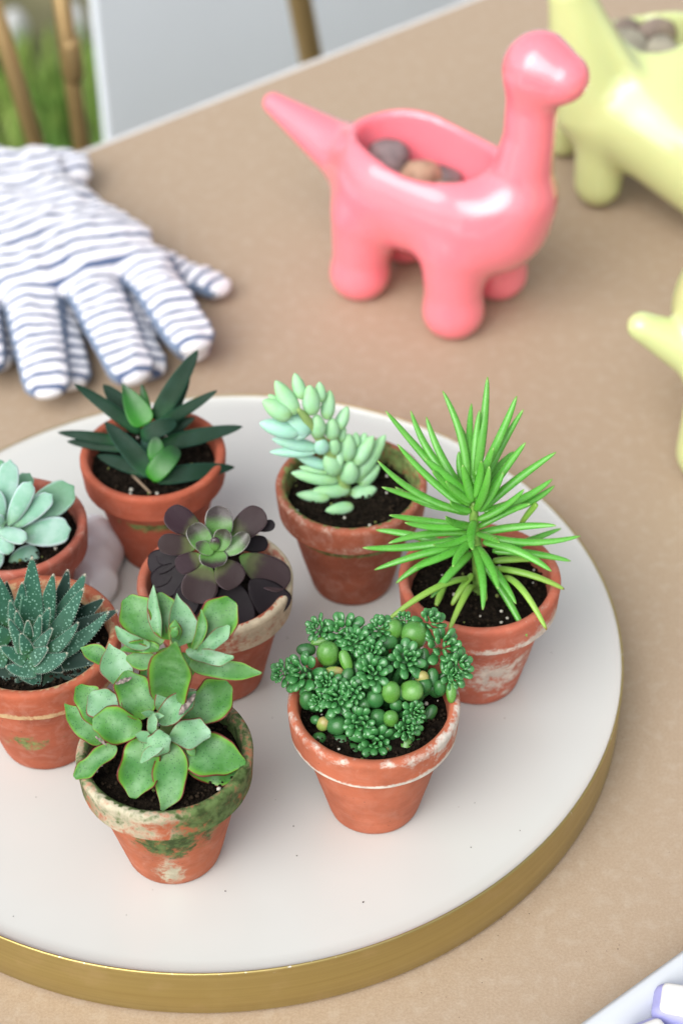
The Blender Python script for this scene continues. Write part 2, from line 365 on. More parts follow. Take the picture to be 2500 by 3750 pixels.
# ------------------------------------------------------------------ pots
RB, HP, BH = .5436, 1.758, .4375
def sstep(x, a, b):
    t = np.clip((x-a)/(b-a), 0, 1); return t*t*(3-2*t)
def pot(thing, c, s, mat, stain, seed, soil_drop=.75):
    R = 3.5*s; H = HP*R; hb = BH*R; rb = RB*R
    rt = R*.86                                # body radius just below the band
    pr = [(0, 0), (rb*.6, 0), (rb*.93, .0), (rb, .08)]
    zs = np.linspace(.25, H-hb-.06, 26)
    pr += [(rb+(rt-rb)*(z/(H-hb)), z) for z in zs]
    pr += [(rt+.02, H-hb-.02), (R*.955, H-hb+.0), (R*.975, H-hb+.08)]
    pr += [(R*(.975+.025*k/9), H-hb+.12+(hb-.36)*k/9) for k in range(10)]
    pr += [(R*.998, H-.14), (R*.985, H-.05), (R*.962, H-.005), (R*.93, H), (R*.90, H-.03), (R*.875, H-.12), (R*.865, H-.3), (R*.85, H-.8), (R*.83, H-1.4), (R*.8, H-2.0), (R*.4, H-2.1)]
    n = 168; V, Fc = lathe(pr[1:], (c[0], c[1], 0.0), n)
    m = len(pr)-1; k = len(V); V = np.vstack([V, [c[0], c[1], 0]]); Fc += [(k, ((i+1) % n)*m, i*m) for i in range(n)]
    loc = V-[c[0], c[1], 0]; ang = np.arctan2(loc[:, 0], -loc[:, 1])      # 0 faces the camera, + to the right
    rad = np.hypot(loc[:, 0], loc[:, 1])
    V[:, :2] += (loc[:, :2]/(rad[:, None]+1e-9))*(.02*fnoise(loc, .5, seed)+.012*fnoise(loc, 1.6, seed+3))[:, None]
    nz = fnoise(loc, .9, seed+9); hz = loc[:, 2]/H; inner = (rad < R*.93) & (loc[:, 2] > H-2.2)
    at_ = stain(ang, hz, nz, inner, 1-BH/HP)
    o = mk('pot', V, Fc, mat, thing, attrs={'moss': at_[0], 'salt': at_[1]})
    # soil
    zs_ = H-soil_drop; rsn = np.random.RandomState(seed); nr = 26; V = []; Fc = []
    for i in range(nr+1):
        for j in range(64):
            a = 2*math.pi*j/64; r = R*.858*(i/nr)
            x, y = c[0]+r*math.cos(a), c[1]+r*math.sin(a)
            V.append((x, y, zs_+.12*mn.noise(Vector((x*1.2, y*1.2, seed)))+.10*mn.noise(Vector((x*4, y*4, seed)))+.05*rsn.rand()-(.12*(i/nr)**3)))
    Fc = [(i*64+j, (i+1)*64+j, (i+1)*64+(j+1) % 64, i*64+(j+1) % 64) for i in range(nr) for j in range(64)]
    so = mk('soil', V, Fc, M['soil'], thing)
    gm, pm, am = MB(), MB(), MB()
    for k in range(420):
        a = rsn.uniform(0, 6.28); r = R*.83*math.sqrt(rsn.rand()); q_ = rsn.uniform(.04, .11); P = (c[0]+r*math.cos(a), c[1]+r*math.sin(a), zs_+.06+rsn.uniform(0, .08))
        V, Fc = rock(P, (q_, q_*.8, q_*.7), k+seed, 1, .4); gm.add(V, Fc)
    for k in range(22):
        a = rsn.uniform(0, 6.28); r = R*.8*math.sqrt(rsn.rand()); q_ = rsn.uniform(.05, .12); P = (c[0]+r*math.cos(a), c[1]+r*math.sin(a), zs_+.12)
        V, Fc = rock(P, (q_, q_*.9, q_*.8), k+seed, 1, .3); (pm if k % 3 else am).add(V, Fc)
    mk('soil_crumbs', gm.V, gm.F, M['crumb'], so, kind='stuff'); mk('perlite', pm.V, pm.F, M['perlite'], so, kind='stuff'); mk('algae_crumbs', am.V, am.F, M['algae'], so, kind='stuff')
    return H, zs_
def gs(x, c, w_): return np.exp(-((x-c)/w_)**2)
zb = 1-BH/HP                                  # where the band starts (fraction of height)
def stA(a, h, nz, inn, z):                    # mossy front-left pot
    band = (h > z-.01)
    moss = np.where(band, .34+.46*gs(a, .6, .6)+.35*gs(a, 1.7, 1.0)+.40*gs(a, -1.25, .3)-.25*gs(h, z+.07, .05)*gs(a, .15, .3), .85*gs(a, .1, .6)*gs(h, .55, .22)+.3*gs(a, -.9, .3)*gs(h, .6, .1)+.35*gs(a, .9, .4)*gs(h, .66, .12)+.25*gs(h, .7, .07))
    moss = np.where(inn, .75, moss)+.18*nz
    salt = np.where(band, .50+.25*gs(a, -.5, .5)+.3*gs(h, .97, .04), .85*gs(a, -.0, .36)*gs(h, .16, .17)+.45*gs(a, -.05, .22)*gs(h, .42, .14))+.1*nz
    moss = moss-.6*gs(a, .0, .35)*gs(h, .17, .16); return moss, salt
def stB(a, h, nz, inn, z):
    salt = .95*gs(h, z+.02, .022)+.42*(h > z)*gs(a, 1.1, .9)+.30*(h > .9)*gs(a, -1.2, .8)+.40*gs(h, .955, .03)*gs(a, .9, 1.3)+.28*gs(h, .99, .02)+.1*nz*(h > z-.05)
    return np.where(inn, .1, 0)*a*0+0.02, np.where(inn, .15, salt)
def stC(a, h, nz, inn, z):
    salt = .75*gs(h, z+.035, .035)*(1-.2*gs(a, -.6, .6))+.85*gs(h, .33, .24)*gs(a, .35, .75)+.35*(h > z)*gs(a, .9, .6)+.2*gs(h, .5, .1)+.2*nz
    return 0*a, np.where(inn, .1, salt)
def stD(a, h, nz, inn, z):
    moss = .55*gs(h, z-.01, .03)+.35*gs(a, -1.4, .45)*(h > z-.2)+.12*nz; moss = np.where(inn, .68, moss)
    return moss, np.where(inn, .1, .42*gs(h, z+.06, .07)+.42*gs(h, .99, .05)+.15*nz)
def stE(a, h, nz, inn, z):
    salt = (h > z-.02)*(.15+.75*sstep(a, -.1, .5)*(1-sstep(a, 2.6, 3.1)))+.2*nz+.30*gs(h, .985, .02)*sstep(a, .0, .6)
    return 0*a+.12*nz, np.where(inn, .45*sstep(a, .2, 1), salt)
def stF(a, h, nz, inn, z):
    moss = .85*gs(h, z-.12, .1)*gs(a, -.0, .7)+.2*nz; return np.where(inn, .2, moss), .25*gs(h, .93, .05)*gs(a, -.9, .5)+.25*gs(h, .5, .08)*gs(a, -1.1, .3)+.18*nz
def stG(a, h, nz, inn, z): return .1*nz+np.where(inn, .25, 0), .18+.2*gs(h, .75, .1)+.15*nz
def stH(a, h, nz, inn, z):
    moss = .62*gs(h, .36, .13)*gs(a, -.15, .6)+.2*nz; return np.where(inn, .2, moss), np.where(inn, .6, .85*gs(h, z+.03, .03)+.4*gs(h, z+.12, .04)*gs(a, .5, .5)+.15*nz)
GRP = 'terracotta pots of succulents standing on the round tray'
POTS = dict(
 A=((-7.23, 55.177), 1.015, stA, dict(base=(.385, .108, .048), moss_c=(.035, .060, .012), salt_c=(.50, .46, .33)), 'mossy terracotta pot with wavy light green red-edged leaves, nearest the brass rim'),
 B=((1.198, 57.657), 1.013, stB, dict(base=(.42, .118, .058), dust=.15), 'clean orange terracotta pot crowded with tiny beaded green leaves, white ring under rim'),
 C=((5.976, 65.022), 1.011, stC, dict(base=(.44, .115, .065), dust=.3, salt_c=(.66, .56, .47)), 'white-stained terracotta pot with spiky bright green needle leaves'),
 D=((.468, 71.515), .996, stD, dict(base=(.29, .08, .04), dust=.3, salt_c=(.50, .36, .28)), 'terracotta pot with pale mint bead-like leaves on one leaning stem'),
 E=((-5.583, 65.325), .981, stE, dict(base=(.40, .11, .06), salt_c=(.56, .46, .32)), 'terracotta pot with crusty tan rim holding a dark purple and green rosette'),
 F=((-8.814, 74.016), .981, stF, dict(base=(.37, .085, .042), dust=.12), 'terracotta pot with pointed dark green leaves, in front of the glove fingers'),
 G=((-14.895, 69.238), .962, stG, dict(base=(.38, .10, .062), dust=.4), 'terracotta pot with chubby pale frosted leaves at the left edge'),
 H=((-13.118, 61.641), 1.052, stH, dict(base=(.36, .09, .042), salt_c=(.55, .38, .20)), 'terracotta pot with spiky speckled blue-green leaves, left of the wavy leaved one'))
TH = {}
for i, (k, (c, s, st, kw, lab)) in enumerate(POTS.items()):
    th = empty('potted_succulent', (c[0], c[1], 0), lab, 'potted plant', GRP)
    H, zs = pot(th, c, s, terracotta('terracotta_'+k.lower(), seed=i*.37, **kw), st, 20+i, .95 if k in 'DEC' else .75)
    TH[k] = (th, np.array([c[0], c[1], 0.0]), H, zs, s)

# ------------------------------------------------------------------ leaves
def leafmesh(B, T, W, N, th=.12, a=.6, b=.5, arch=0.0, cup=0.0, twist=0.0, wave=0.0, wf=3.0, side=0.0, nv=14, nu=12, round_=0.0, mucro=0.0, fold=0.0, wmin=.03, seed=0, w0=None, tcurl=0.0, ow=0.0, acu=0.0, acw=.72):
    B = np.array(B, float); T = np.array(T, float); N = unit(N); L = np.linalg.norm(T-B); D = (T-B)/L
    S0 = unit(np.cross(D, N)); M0 = np.cross(S0, D)
    ts = (1-np.cos(np.linspace(0, math.pi, nv)))/2*.55+np.linspace(0, 1, nv)*.45
    peak = (a/(a+b))**a*(b/(a+b))**b if a > 0 else 1
    P = [B+D*L*t+M0*(arch*L*4*t*(1-t)-tcurl*L*t**3)+S0*side*L*4*t*(1-t) for t in ts]
    V = []; uv = []
    for i, t in enumerate(ts):
        tt = min(max(t, .004), .997); w_ = (tt**a)*((1-tt)**b)/peak
        if w0: w_ = max(w_, w0*(1-t*2.5))
        w_ = max(w_, wmin)
        if mucro: w_ = max(w_*(1-sstep(t, .9, 1.0)*.75), wmin)
        if acu: w_ *= 1-acu*sstep(t, acw, acw+.25)
        oL = 1+ow*(math.sin(5.3*t+seed*2.1)+.6*math.sin(11*t+seed*3.7)); oR = 1+ow*(math.sin(5.9*t+seed*4.3+1)+.6*math.sin(12*t+seed*1.3))
        Tn = unit(P[min(i+1, nv-1)]-P[max(i-1, 0)]); S = unit(S0-Tn*(S0@Tn)); Mn = np.cross(S, Tn)
        tw = twist*t; S, Mn = S*math.cos(tw)+Mn*math.sin(tw), Mn*math.cos(tw)-S*math.sin(tw)
        hw = W/2*w_; thk = th*(.35+.65*w_)*(1-.5*t) if not round_ else hw*round_
        for k in range(nu):
            f = 2*math.pi*k/nu; cu = math.cos(f); sn = math.sin(f)
            z = thk*sn*(1 if round_ else (abs(sn)**.3)*1)+cup*hw*(cu*cu-.3)+fold*hw*abs(cu)
            z += wave*math.sin(wf*math.pi*t+seed+(1.9 if cu > 0 else 0))*abs(cu)**2*w_
            V.append(P[i]+S*hw*cu*(oR if cu > 0 else oL)+Mn*z); uv.append(((cu+1)/2, t))
    Fc = [(i*nu+k, i*nu+(k+1) % nu, (i+1)*nu+(k+1) % nu, (i+1)*nu+k) for i in range(nv-1) for k in range(nu)]
    Fc = [f[::-1] for f in Fc]
    Fc.append(tuple(range(nu))); Fc.append(tuple((nv-1)*nu+k for k in range(nu))[::-1])
    return V, Fc, uv
def leaf(parent, mat, B, T, W, N, name='leaf', **kw):
    V, Fc, uv = leafmesh(B, T, W, N, **kw)
    return mk(name, V, Fc, mat, parent, uv=uv, origin=B)
def conv(x0, y0, sc): return lambda x, y: (x/sc+x0, y/sc+y0)
def pxcm(P): return F/((np.array(P)-EYE)@FW)
def rosette(par, mat, Z, hub, N, items, sc, mats=None, base_in=.0, **dflt):
    """items: bx,by,tx,ty,width, lift_base, lift_tip, extra. Points are laid on the rosette's own tilted plane through the hub."""
    N = unit(N); out = []
    for i, it in enumerate(items):
        bx, by, tx, ty, wd, lb, lt = it[:7]; ex = dict(dflt); ex.update(it[7] if len(it) > 7 else {})
        B = pln(*Z(bx, by), hub+N*lb, N); T = pln(*Z(tx, ty), hub+N*lt, N)
        if 'yo' in ex: T = pln(*Z(tx, ty), hub+np.array([0, ex.pop('yo'), 0]), (0, 1, 0))
        W = wd/sc/pxcm((B+T)/2); rollv = ex.pop('roll', 0); nn = ex.pop('n', None); mt = ex.pop('m', mat)
        D = unit(T-B); Nn = unit(nn) if nn is not None else N
        view = unit(EYE-(B+T)/2); Nn = unit(Nn*.45+view*.55); S = np.cross(D, Nn); Nn = unit(Nn*math.cos(rollv)+unit(S)*math.sin(rollv))
        out.append(leaf(par, mt, B, T, W, Nn, seed=i*1.3, **ex))
    return out
def stem(th, P, R, mat, name='stem', n=10):
    P = [np.array(p) for p in P]; Q = []; rr = []
    for i in range(len(P)-1):
        for t in np.linspace(0, 1, 5)[:-1]: Q.append(P[i]*(1-t)+P[i+1]*t); rr.append(R[i]*(1-t)+R[i+1]*t)
    Q.append(P[-1]); rr.append(R[-1])
    for _ in range(3): Q = [Q[0]]+[(Q[i-1]+2*Q[i]+Q[i+1])/4 for i in range(1, len(Q)-1)]+[Q[-1]]
    V, Fc = tube(Q, rr, n); return mk(name, V, Fc, mat, th)

# --- A: wavy red-edged jade
mA = leafmat('jade_leaf', (.075, .20, .025), (.055, .185, .045), (.055, .195, .03), edge=(.14, .022, .02), edge_w=.12, spec=.3, bloom=((.16, .33, .145), .85), spots=((.015, .07, .03), .17, .75), spot_s=900, rough=.38, trim=((.13, .34, .03), .62))
mAp = leafmat('jade_leaf_pale', (.10, .24, .08), (.14, .31, .15), (.15, .32, .16), edge=(.16, .035, .03), edge_w=.11, spec=.3, bloom=((.27, .43, .30), .8), spots=((.03, .11, .05), .16, .75), spot_s=900, rough=.4)
mAs = plain('jade_stem', (.20, .30, .10), .6, var=.3, vs_=120, bump=.3)
th, c, H, zs, s = TH['A']; Z = conv(230, 2130, 2.148); sc = 2.148
NA = (0.05, -.42, .90)
hubA = pln(*Z(700, 1130), c+np.array([0, 0, 8.4]), (0, 1, 0)); hubU = pln(*Z(880, 470), c+np.array([0, 1.4, 8.4]), (0, 1, 0))
stem(th, [c+np.array([.2, .0, zs-.3]), c+np.array([0, -.1, zs+.9]), hubA-np.array([0, 0, .1])], [.38, .33, .22], mAs)
stem(th, [c+np.array([.1, .3, zs-.3]), c+np.array([.2, 1.1, zs+2.2]), hubU+np.array([0, 0, -1.2]), hubU+np.array([0, 0, .1])], [.36, .33, .28, .18], mAs)
P_ = dict(m=mAp)
itA = [
 (640,1230,556,1705,330,-.1,-.75,dict(cup=.18,wave=.22,wf=3.2,a=.45,b=.34)),
 (850,1270,775,1815,290,-.1,-.9,dict(cup=.15,wave=.12,a=.55,b=.72,tcurl=-.04,side=-.07,acu=.5)),
 (905,1310,1440,1430,330,-.3,-.7,dict(cup=.12,wave=.16,wf=2.4,a=.38,b=.42)),
 (930,1400,1400,1520,260,-.8,-1.3,dict(cup=.1,wave=.12,a=.4,b=.22)),
 (840,1220,1165,1200,260,.1,.35,dict(m=mAp,cup=.35,wave=.12,a=.45,b=.28,roll=-.35)),
 (960,1130,1310,800,330,-.3,.0,dict(cup=.28,wave=.14,a=.5,b=.28)),
 (760,1110,1052,862,210,.15,.9,dict(cup=.6,wave=.16,a=.45,b=.7,m=mAp)),
 (770,1040,893,750,235,.1,1.1,dict(m=mAp,cup=.35,a=.4,b=.62,side=.11,acu=.2)),
 (815,980,885,472,370,-.1,1.0,dict(cup=.25,wave=.10,a=.5,b=.62,yo=-.35)),
 (700,900,760,590,260,-.95,-.6,dict(cup=.2,a=.5,b=.4)),
 (660,1070,500,700,330,.0,.25,dict(cup=.2,wave=.18,a=.42,b=.42,side=-.03)),
 (470,820,365,485,240,-.35,.1,dict(m=mAp,cup=.3,a=.5,b=.7)),
 (390,640,140,520,150,-.3,-.4,dict(cup=.35,arch=.14,a=.5,b=.7)),
 (470,1100,215,880,250,-.25,-.1,dict(cup=.25,wave=.1,a=.45,b=.28,m=mAp)),
 (330,1150,125,815,230,-.5,-.5,dict(cup=.2,wave=.1,a=.5,b=.26)),
 (310,1270,14,960,220,-.7,-.8,dict(cup=.2,wave=.06,a=.4,b=.7)),
 (620,1160,235,1120,300,.15,.15,dict(cup=.15,wave=.24,wf=2.6,a=.42,b=.22,side=.03)),
 (420,1290,95,1545,175,-.4,-.9,dict(cup=.35,wave=.06,a=.35,b=.28,roll=.2)),
 (700,1210,715,1035,85,.3,1.0,dict(m=mAp,cup=.4,a=.5,b=.35)),
 (735,1060,618,1030,70,.5,.9,dict(m=mAp,cup=.5,a=.5,b=.5)),
 (690,1070,800,1055,60,.5,.9,dict(m=mAp,cup=.5,a=.5,b=.6)),
 (700,1240,572,1205,95,.35,.55,dict(m=mAp,cup=.4,a=.5,b=.4)),
 (640,1330,850,1230,200,.25,.6,dict(m=mAp,cup=-.35,wave=.08,a=.4,b=.35,roll=.3)),
 (800,1270,615,1425,85,.4,.35,dict(m=mAp,cup=.3,th=.09,a=.25,b=.25,side=.05)),
 (980,1290,1040,1372,75,-.1,-.3,dict(a=.4,b=.6)),
]
def curl(its):
    return [t_[:7]+(dict(t_[7], cup=t_[7].get('cup', 0)*1.35, wave=t_[7].get('wave', 0)*1.5),) for t_ in its]
itA = curl(itA)
rosette(th, mA, Z, hubA, NA, itA, sc, th=.06, nv=26, nu=16, ow=.10, acu=.45)
itU = [
 (770,500,500,125,330,-.1,.25,dict(cup=.25,a=.5,b=.24,wave=.08)),
 (870,450,760,85,290,.0,.3,dict(cup=.35,a=.4,b=.5,wave=.08)),
 (770,440,716,28,120,.15,.7,dict(cup=.5,a=.45,b=.55,fold=.3,m=mAp,roll=-.6)),
 (970,490,898,92,260,.15,.8,dict(m=mAp,cup=.45,a=.28,b=.85,roll=.3,side=-.03)),
 (1020,530,1088,218,85,.1,.6,dict(cup=.5,a=.4,b=.5,side=.12)),
 (1020,560,1330,140,330,-.2,.25,dict(cup=.25,a=.45,b=.22,wave=.10)),
 (1060,555,1310,345,130,.1,.35,dict(m=mAp,cup=.5,a=.4,b=.35,wave=.12,side=.06)),
 (970,540,1345,595,120,.05,.2,dict(m=mAp,cup=.5,a=.4,b=.28,wave=.15,side=.08)),
 (1000,640,1566,718,170,-.4,-.6,dict(cup=.2,a=.42,b=.55,side=.03)),
 (690,500,415,350,110,.05,.3,dict(m=mAp,cup=.5,a=.4,b=.4,side=-.14)),
 (760,530,455,535,110,.0,.1,dict(cup=.5,a=.35,b=.4,wave=.14,side=.06)),
 (760,640,500,600,150,-.4,-.4,dict(cup=.2,a=.4,b=.3)),
 (880,470,884,300,110,.2,1.0,dict(round_=.5,a=.4,b=.45)),
 (860,440,900,355,70,.6,1.0,dict(round_=.5,a=.4,b=.45)),
 (830,520,800,700,200,-.5,-.9,dict(cup=.2,a=.4,b=.3)),
 (930,560,990,760,170,-.6,-1.1,dict(cup=.2,a=.4,b=.3)),
]
rosette(th, mA, Z, hubU, (0, -.55, .83), curl(itU), sc, th=.06, nv=26, nu=16, ow=.08, acu=.4)
# dried grey tips on two leaves
mdry = plain('dried_leaf_tip', (.22, .18, .16), .8, var=.6, vs_=600, bump=.8)
for (x0, y0, x1, y1, wd, l0, l1) in ((915, 1050, 1045, 880, 50, .95, 1.05), (415, 805, 545, 755, 38, .5, .5), (255, 1215, 350, 1290, 22, .35, .3)):
    B = pln(*Z(x0, y0), hubA+unit(NA)*l0, NA); T = pln(*Z(x1, y1), hubA+unit(NA)*l1, NA)
    leaf(th, mdry, B, T, wd/sc/pxcm(B), NA, name='dried_scar', th=.03, a=.5, b=.5, wave=.06, wf=7, nv=18)

# --- E: dark purple rosette
GE = (.10, .24, .05); PE = (.040, .022, .030)
mE = leafmat('dark_rosette_leaf', (.16, .33, .08), (.075, .085, .035), (.026, .011, .018), p0=.08, p1=.48, edge=(.11, .08, .09), edge_w=.07, spec=.12, rough=.42, sss=.05, rv=.06)
mEi = leafmat('inner_rosette_leaf', GE, (.09, .22, .05), (.035, .015, .025), p0=.22, p1=.80, edge=(.22, .20, .20), edge_w=.10, rough=.28, sss=.1, rv=.05)
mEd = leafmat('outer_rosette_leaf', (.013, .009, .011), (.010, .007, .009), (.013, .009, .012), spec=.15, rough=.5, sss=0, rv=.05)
th, c, H, zs, s = TH['E']; Z = conv(500, 1780, 2.489); sc = 2.489
NE = (0, -.50, .87); hub = pln(*Z(710, 560), c+np.array([0, -.1, 7.6]), (0, 1, 0))
stem(th, [c+np.array([0, 0, zs-.3]), hub-unit(NE)*.5], [.4, .3], M['crumb'])
i_ = dict(m=mEi)
it = [
 (710,590,722,465,95,.45,.85,dict(m=mEi,round_=.6,a=.5,b=.4)),
 (745,590,815,395,175,.35,.95,dict(m=mEi,cup=.5,a=.5,b=.35)),
 (670,600,500,355,210,.25,.75,dict(m=mEi,cup=.45,a=.5,b=.32)),
 (760,520,745,180,260,.05,.75,dict(m=mEi,cup=.35,a=.5,b=.36)),
 (700,610,540,520,120,.35,.7,dict(m=mEi,cup=.5,a=.5,b=.5)),
 (790,610,1010,425,165,.2,.6,dict(m=mEi,cup=.5,a=.5,b=.4,side=.08)),
 (700,590,702,745,260,.2,.35,dict(m=mEi,cup=.45,a=.35,b=.35)),
 (560,550,195,525,200,-.05,.15), (600,450,275,225,250,-.2,.2), (860,480,1160,225,260,-.15,.35),
 (610,640,360,745,190,-.05,-.1), (640,700,535,1065,330,-.15,-.45), (740,690,935,900,280,-.05,-.2),
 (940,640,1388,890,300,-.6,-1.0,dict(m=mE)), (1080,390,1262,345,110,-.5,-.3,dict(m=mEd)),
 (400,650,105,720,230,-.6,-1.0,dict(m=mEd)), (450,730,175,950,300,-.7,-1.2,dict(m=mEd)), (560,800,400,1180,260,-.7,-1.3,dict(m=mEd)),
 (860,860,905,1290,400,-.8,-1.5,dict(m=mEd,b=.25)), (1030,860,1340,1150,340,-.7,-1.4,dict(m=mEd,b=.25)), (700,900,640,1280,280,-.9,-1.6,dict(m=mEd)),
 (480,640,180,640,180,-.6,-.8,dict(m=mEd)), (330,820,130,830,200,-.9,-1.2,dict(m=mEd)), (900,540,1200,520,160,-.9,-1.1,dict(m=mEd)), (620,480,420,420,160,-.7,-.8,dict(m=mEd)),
]
rosette(th, mE, Z, hub, NE, it, sc, th=.11, a=.62, b=.36, cup=.18, acu=.5, acw=.88, nv=24, ow=.02)

# --- D: mint bead stem
mD = leafmat('mint_leaf', (.24, .44, .15), (.27, .52, .28), (.30, .56, .28), bloom=((.40, .64, .45), .75), rough=.5, sss=.3, rv=.10)
mDb = leafmat('mint_leaf_blue', (.22, .46, .30), (.29, .54, .43), (.32, .60, .44), bloom=((.44, .66, .58), .75), rough=.5, sss=.3, rv=.10)
th, c, H, zs, s = TH['D']; Z = conv(950, 1350, 2.412); sc = 2.412
ND = (-.1, -.62, .78); b0 = pln(*Z(760, 1080), c+np.array([0, 0, zs+.2]), (0, 0, 1)); 
def dstem(x, y, up):                         # the stem rises and leans back to the left
    return pln(*Z(x, y), b0+np.array([0, up, 0]), (0, 1, 0))
SP = [b0-np.array([0, 0, .6]), dstem(740, 930, .2), dstem(640, 760, .2), dstem(520, 600, .1), dstem(400, 420, -.1), dstem(330, 350, -.2)]
stem(th, SP, [.3, .28, .26, .24, .2, .1], plain('mint_stem', (.25, .38, .12), .6))
items = [(330,400,140,105,150,0,.4,1),(380,270,310,38,110,-.4,0,0),(470,410,440,145,150,.2,.9,1),(540,300,530,115,100,-.3,.1,0),(590,450,622,190,120,0,.4,0),
 (280,430,30,280,170,0,.3,1),(230,360,80,228,90,-.3,0,1),(360,560,0,480,170,.1,.3,2),(450,570,245,410,190,.4,.8,2),(520,610,505,405,140,.5,1.0,1),(640,630,642,435,125,.4,.8,0),
 (690,540,778,335,110,0,.3,0),(720,650,745,500,70,.1,.3,0),(500,700,110,620,120,.0,.2,2),(500,730,90,735,100,-.2,-.1,2),(560,750,535,615,130,.6,1.0,2),(670,760,655,605,100,.5,.9,0),
 (760,820,790,575,150,.4,.9,0),(850,700,850,560,80,-.2,.1,0),(900,680,935,565,80,-.3,0,0),(830,850,1005,595,140,.2,.6,0),(820,1000,1112,585,150,.1,.5,0),(880,1030,1060,850,120,-.3,-.1,0),
 (600,870,315,760,100,.0,.2,2),(700,930,585,755,165,.6,1.0,1),(770,1010,810,820,175,.6,1.1,0),(620,910,350,868,75,-.1,0,0),(700,980,280,920,135,.2,.4,0),(800,1060,460,1085,140,.3,.5,0),
 (620,1140,325,1110,110,0,-.1,0),(800,1120,1035,1060,140,.2,.3,0),(830,1215,580,1255,110,-.3,-.5,0),(690,700,720,860,90,-.1,0,0),(420,520,300,620,120,-.2,-.1,2)]
SPa = np.array(SP)
for i, (bx, by, tx, ty, wd, lb, lt, cc) in enumerate(items):
    # every bead leaves the stem near its base point
    pb = Z(bx, by); cand = [SPa[k]*(1-t)+SPa[k+1]*t for k in range(len(SPa)-1) for t in np.linspace(0, 1, 6)]
    def proj(P):
        d = P-EYE; z = d@FW; return 1250+F*(d@RT)/z, 1875-F*(d@UP)/z
    q0 = min(cand, key=lambda P: (proj(P)[0]-pb[0])**2+(proj(P)[1]-pb[1])**2)
    nn = unit(EYE-q0); B = pln(*pb, q0+nn*lb*.35, nn); T = pln(*Z(tx, ty), q0+nn*(lt*.8), nn)
    if i in (31, 29): B = at(*pb, zs+.2); T = at(*Z(tx, ty), zs+.25)
    leaf(th, mDb if cc == 2 else mD, B, T, 1.08*wd/sc/pxcm(B), unit(nn*.7+np.array([0, 0, .5])), a=.42, b=.66, round_=.8, arch=-.03, nv=16, nu=12)

# --- C: bright needle plant
mC = leafmat('needle_leaf', (.07, .26, .02), (.07, .29, .03), (.10, .35, .045), rough=.28, sss=.15, rv=.32, bloom=((.14, .40, .07), .6), tipc=((.20, .38, .08), .93))
mCy = leafmat('needle_leaf_old', (.20, .40, .05), (.20, .40, .06), (.26, .44, .07), rough=.38, sss=.15, rv=.10, tipc=((.25, .16, .04), .96))
th, c, H, zs, s = TH['C']; Z = conv(1300, 1350, 1.845); sc = 1.845
top = pln(*Z(800, 960), c+np.array([0, .0, 0]), (0, 1, 0)); b0 = c+np.array([.0, 0, zs-.2])
low = pln(*Z(835, 1330), c, (0, 1, 0))
stem(th, [b0, low, pln(*Z(805, 1120), c, (0, 1, 0)), top, pln(*Z(800, 900), c, (0, 1, 0))], [.30, .27, .24, .2, .12], plain('needle_stem', (.17, .32, .06), .5, var=.3, vs_=200))
nd = [(205,285,740,930,.3),(285,510,740,960,.5),(150,620,700,970,.6),(375,285,720,850,-.5),(480,325,740,880,-.2),(590,150,710,760,-.9),(685,345,750,800,-1.3),(785,235,785,750,-1.8),(840,280,810,780,-.4),(893,55,840,720,-1.0),
 (1090,185,930,700,-.6),(1135,275,900,820,0),(935,535,830,900,1.2),(1150,500,870,930,.8),(1355,565,900,960,.0),(1330,745,950,960,-.6),(1345,790,1000,960,-.9),(1140,815,860,1020,1.3),(1180,915,870,1070,1.2),(470,605,720,850,.9),
 (520,690,740,920,1.4),(610,760,760,900,1.6),(725,650,775,900,1.5),(850,625,800,870,1.4),(905,660,825,960,1.9),(180,800,720,980,.4),(270,800,520,950,-.7),(230,990,640,1060,.6),(335,1040,740,1060,1.0),(610,1000,760,1060,1.7),
 (140,1090,500,1210,-.9),(50,1210,740,1130,.0),(225,1180,760,1110,.7),(525,1190,770,1120,1.5),(130,1360,700,1190,.3),(395,1350,740,1180,.9),(275,1450,720,1220,.6),(510,1550,770,1240,1.1),(660,1340,790,1150,1.8),
 (792,1225,800,1030,2.2),(860,1630,800,1200,1.6),(965,1490,840,1200,1.5),(1160,1810,900,1280,.9),(1085,1590,870,1250,1.1),(970,1175,840,1110,1.8),(1325,1370,940,1170,1.0),(1455,1300,1080,1230,.1),(1520,1130,870,1120,.0),(1355,1060,870,1110,.5),
 (1390,1080,1150,1250,-1.2),(700,560,770,860,-.9),(1070,560,900,840,-1.0),(640,900,760,960,1.2),(1000,700,870,960,.9)]
rr = random.Random(7)
for i, (tx, ty, bx, by, dz) in enumerate(nd):
    pb = Z(bx, by); ax0 = pln(*Z(800, by), c, (0, 1, 0)); nn = unit(EYE-ax0)
    B = pln(*pb, ax0+nn*dz*.35, nn); B = B*.45+ax0*.55; T = pln(*Z(tx, ty), ax0+nn*dz, nn)
    up = -.05 if ty > by else .05
    leaf(th, mC, B, T, rr.uniform(54, 66)/sc/pxcm(B), nn+np.array([0, 0, .8]), a=.20, b=.44, round_=.55, arch=(-.06 if ty < 1250 else .05)+rr.uniform(-.06, .06), side=rr.uniform(-.07, .07), nv=14, nu=8, w0=.4)
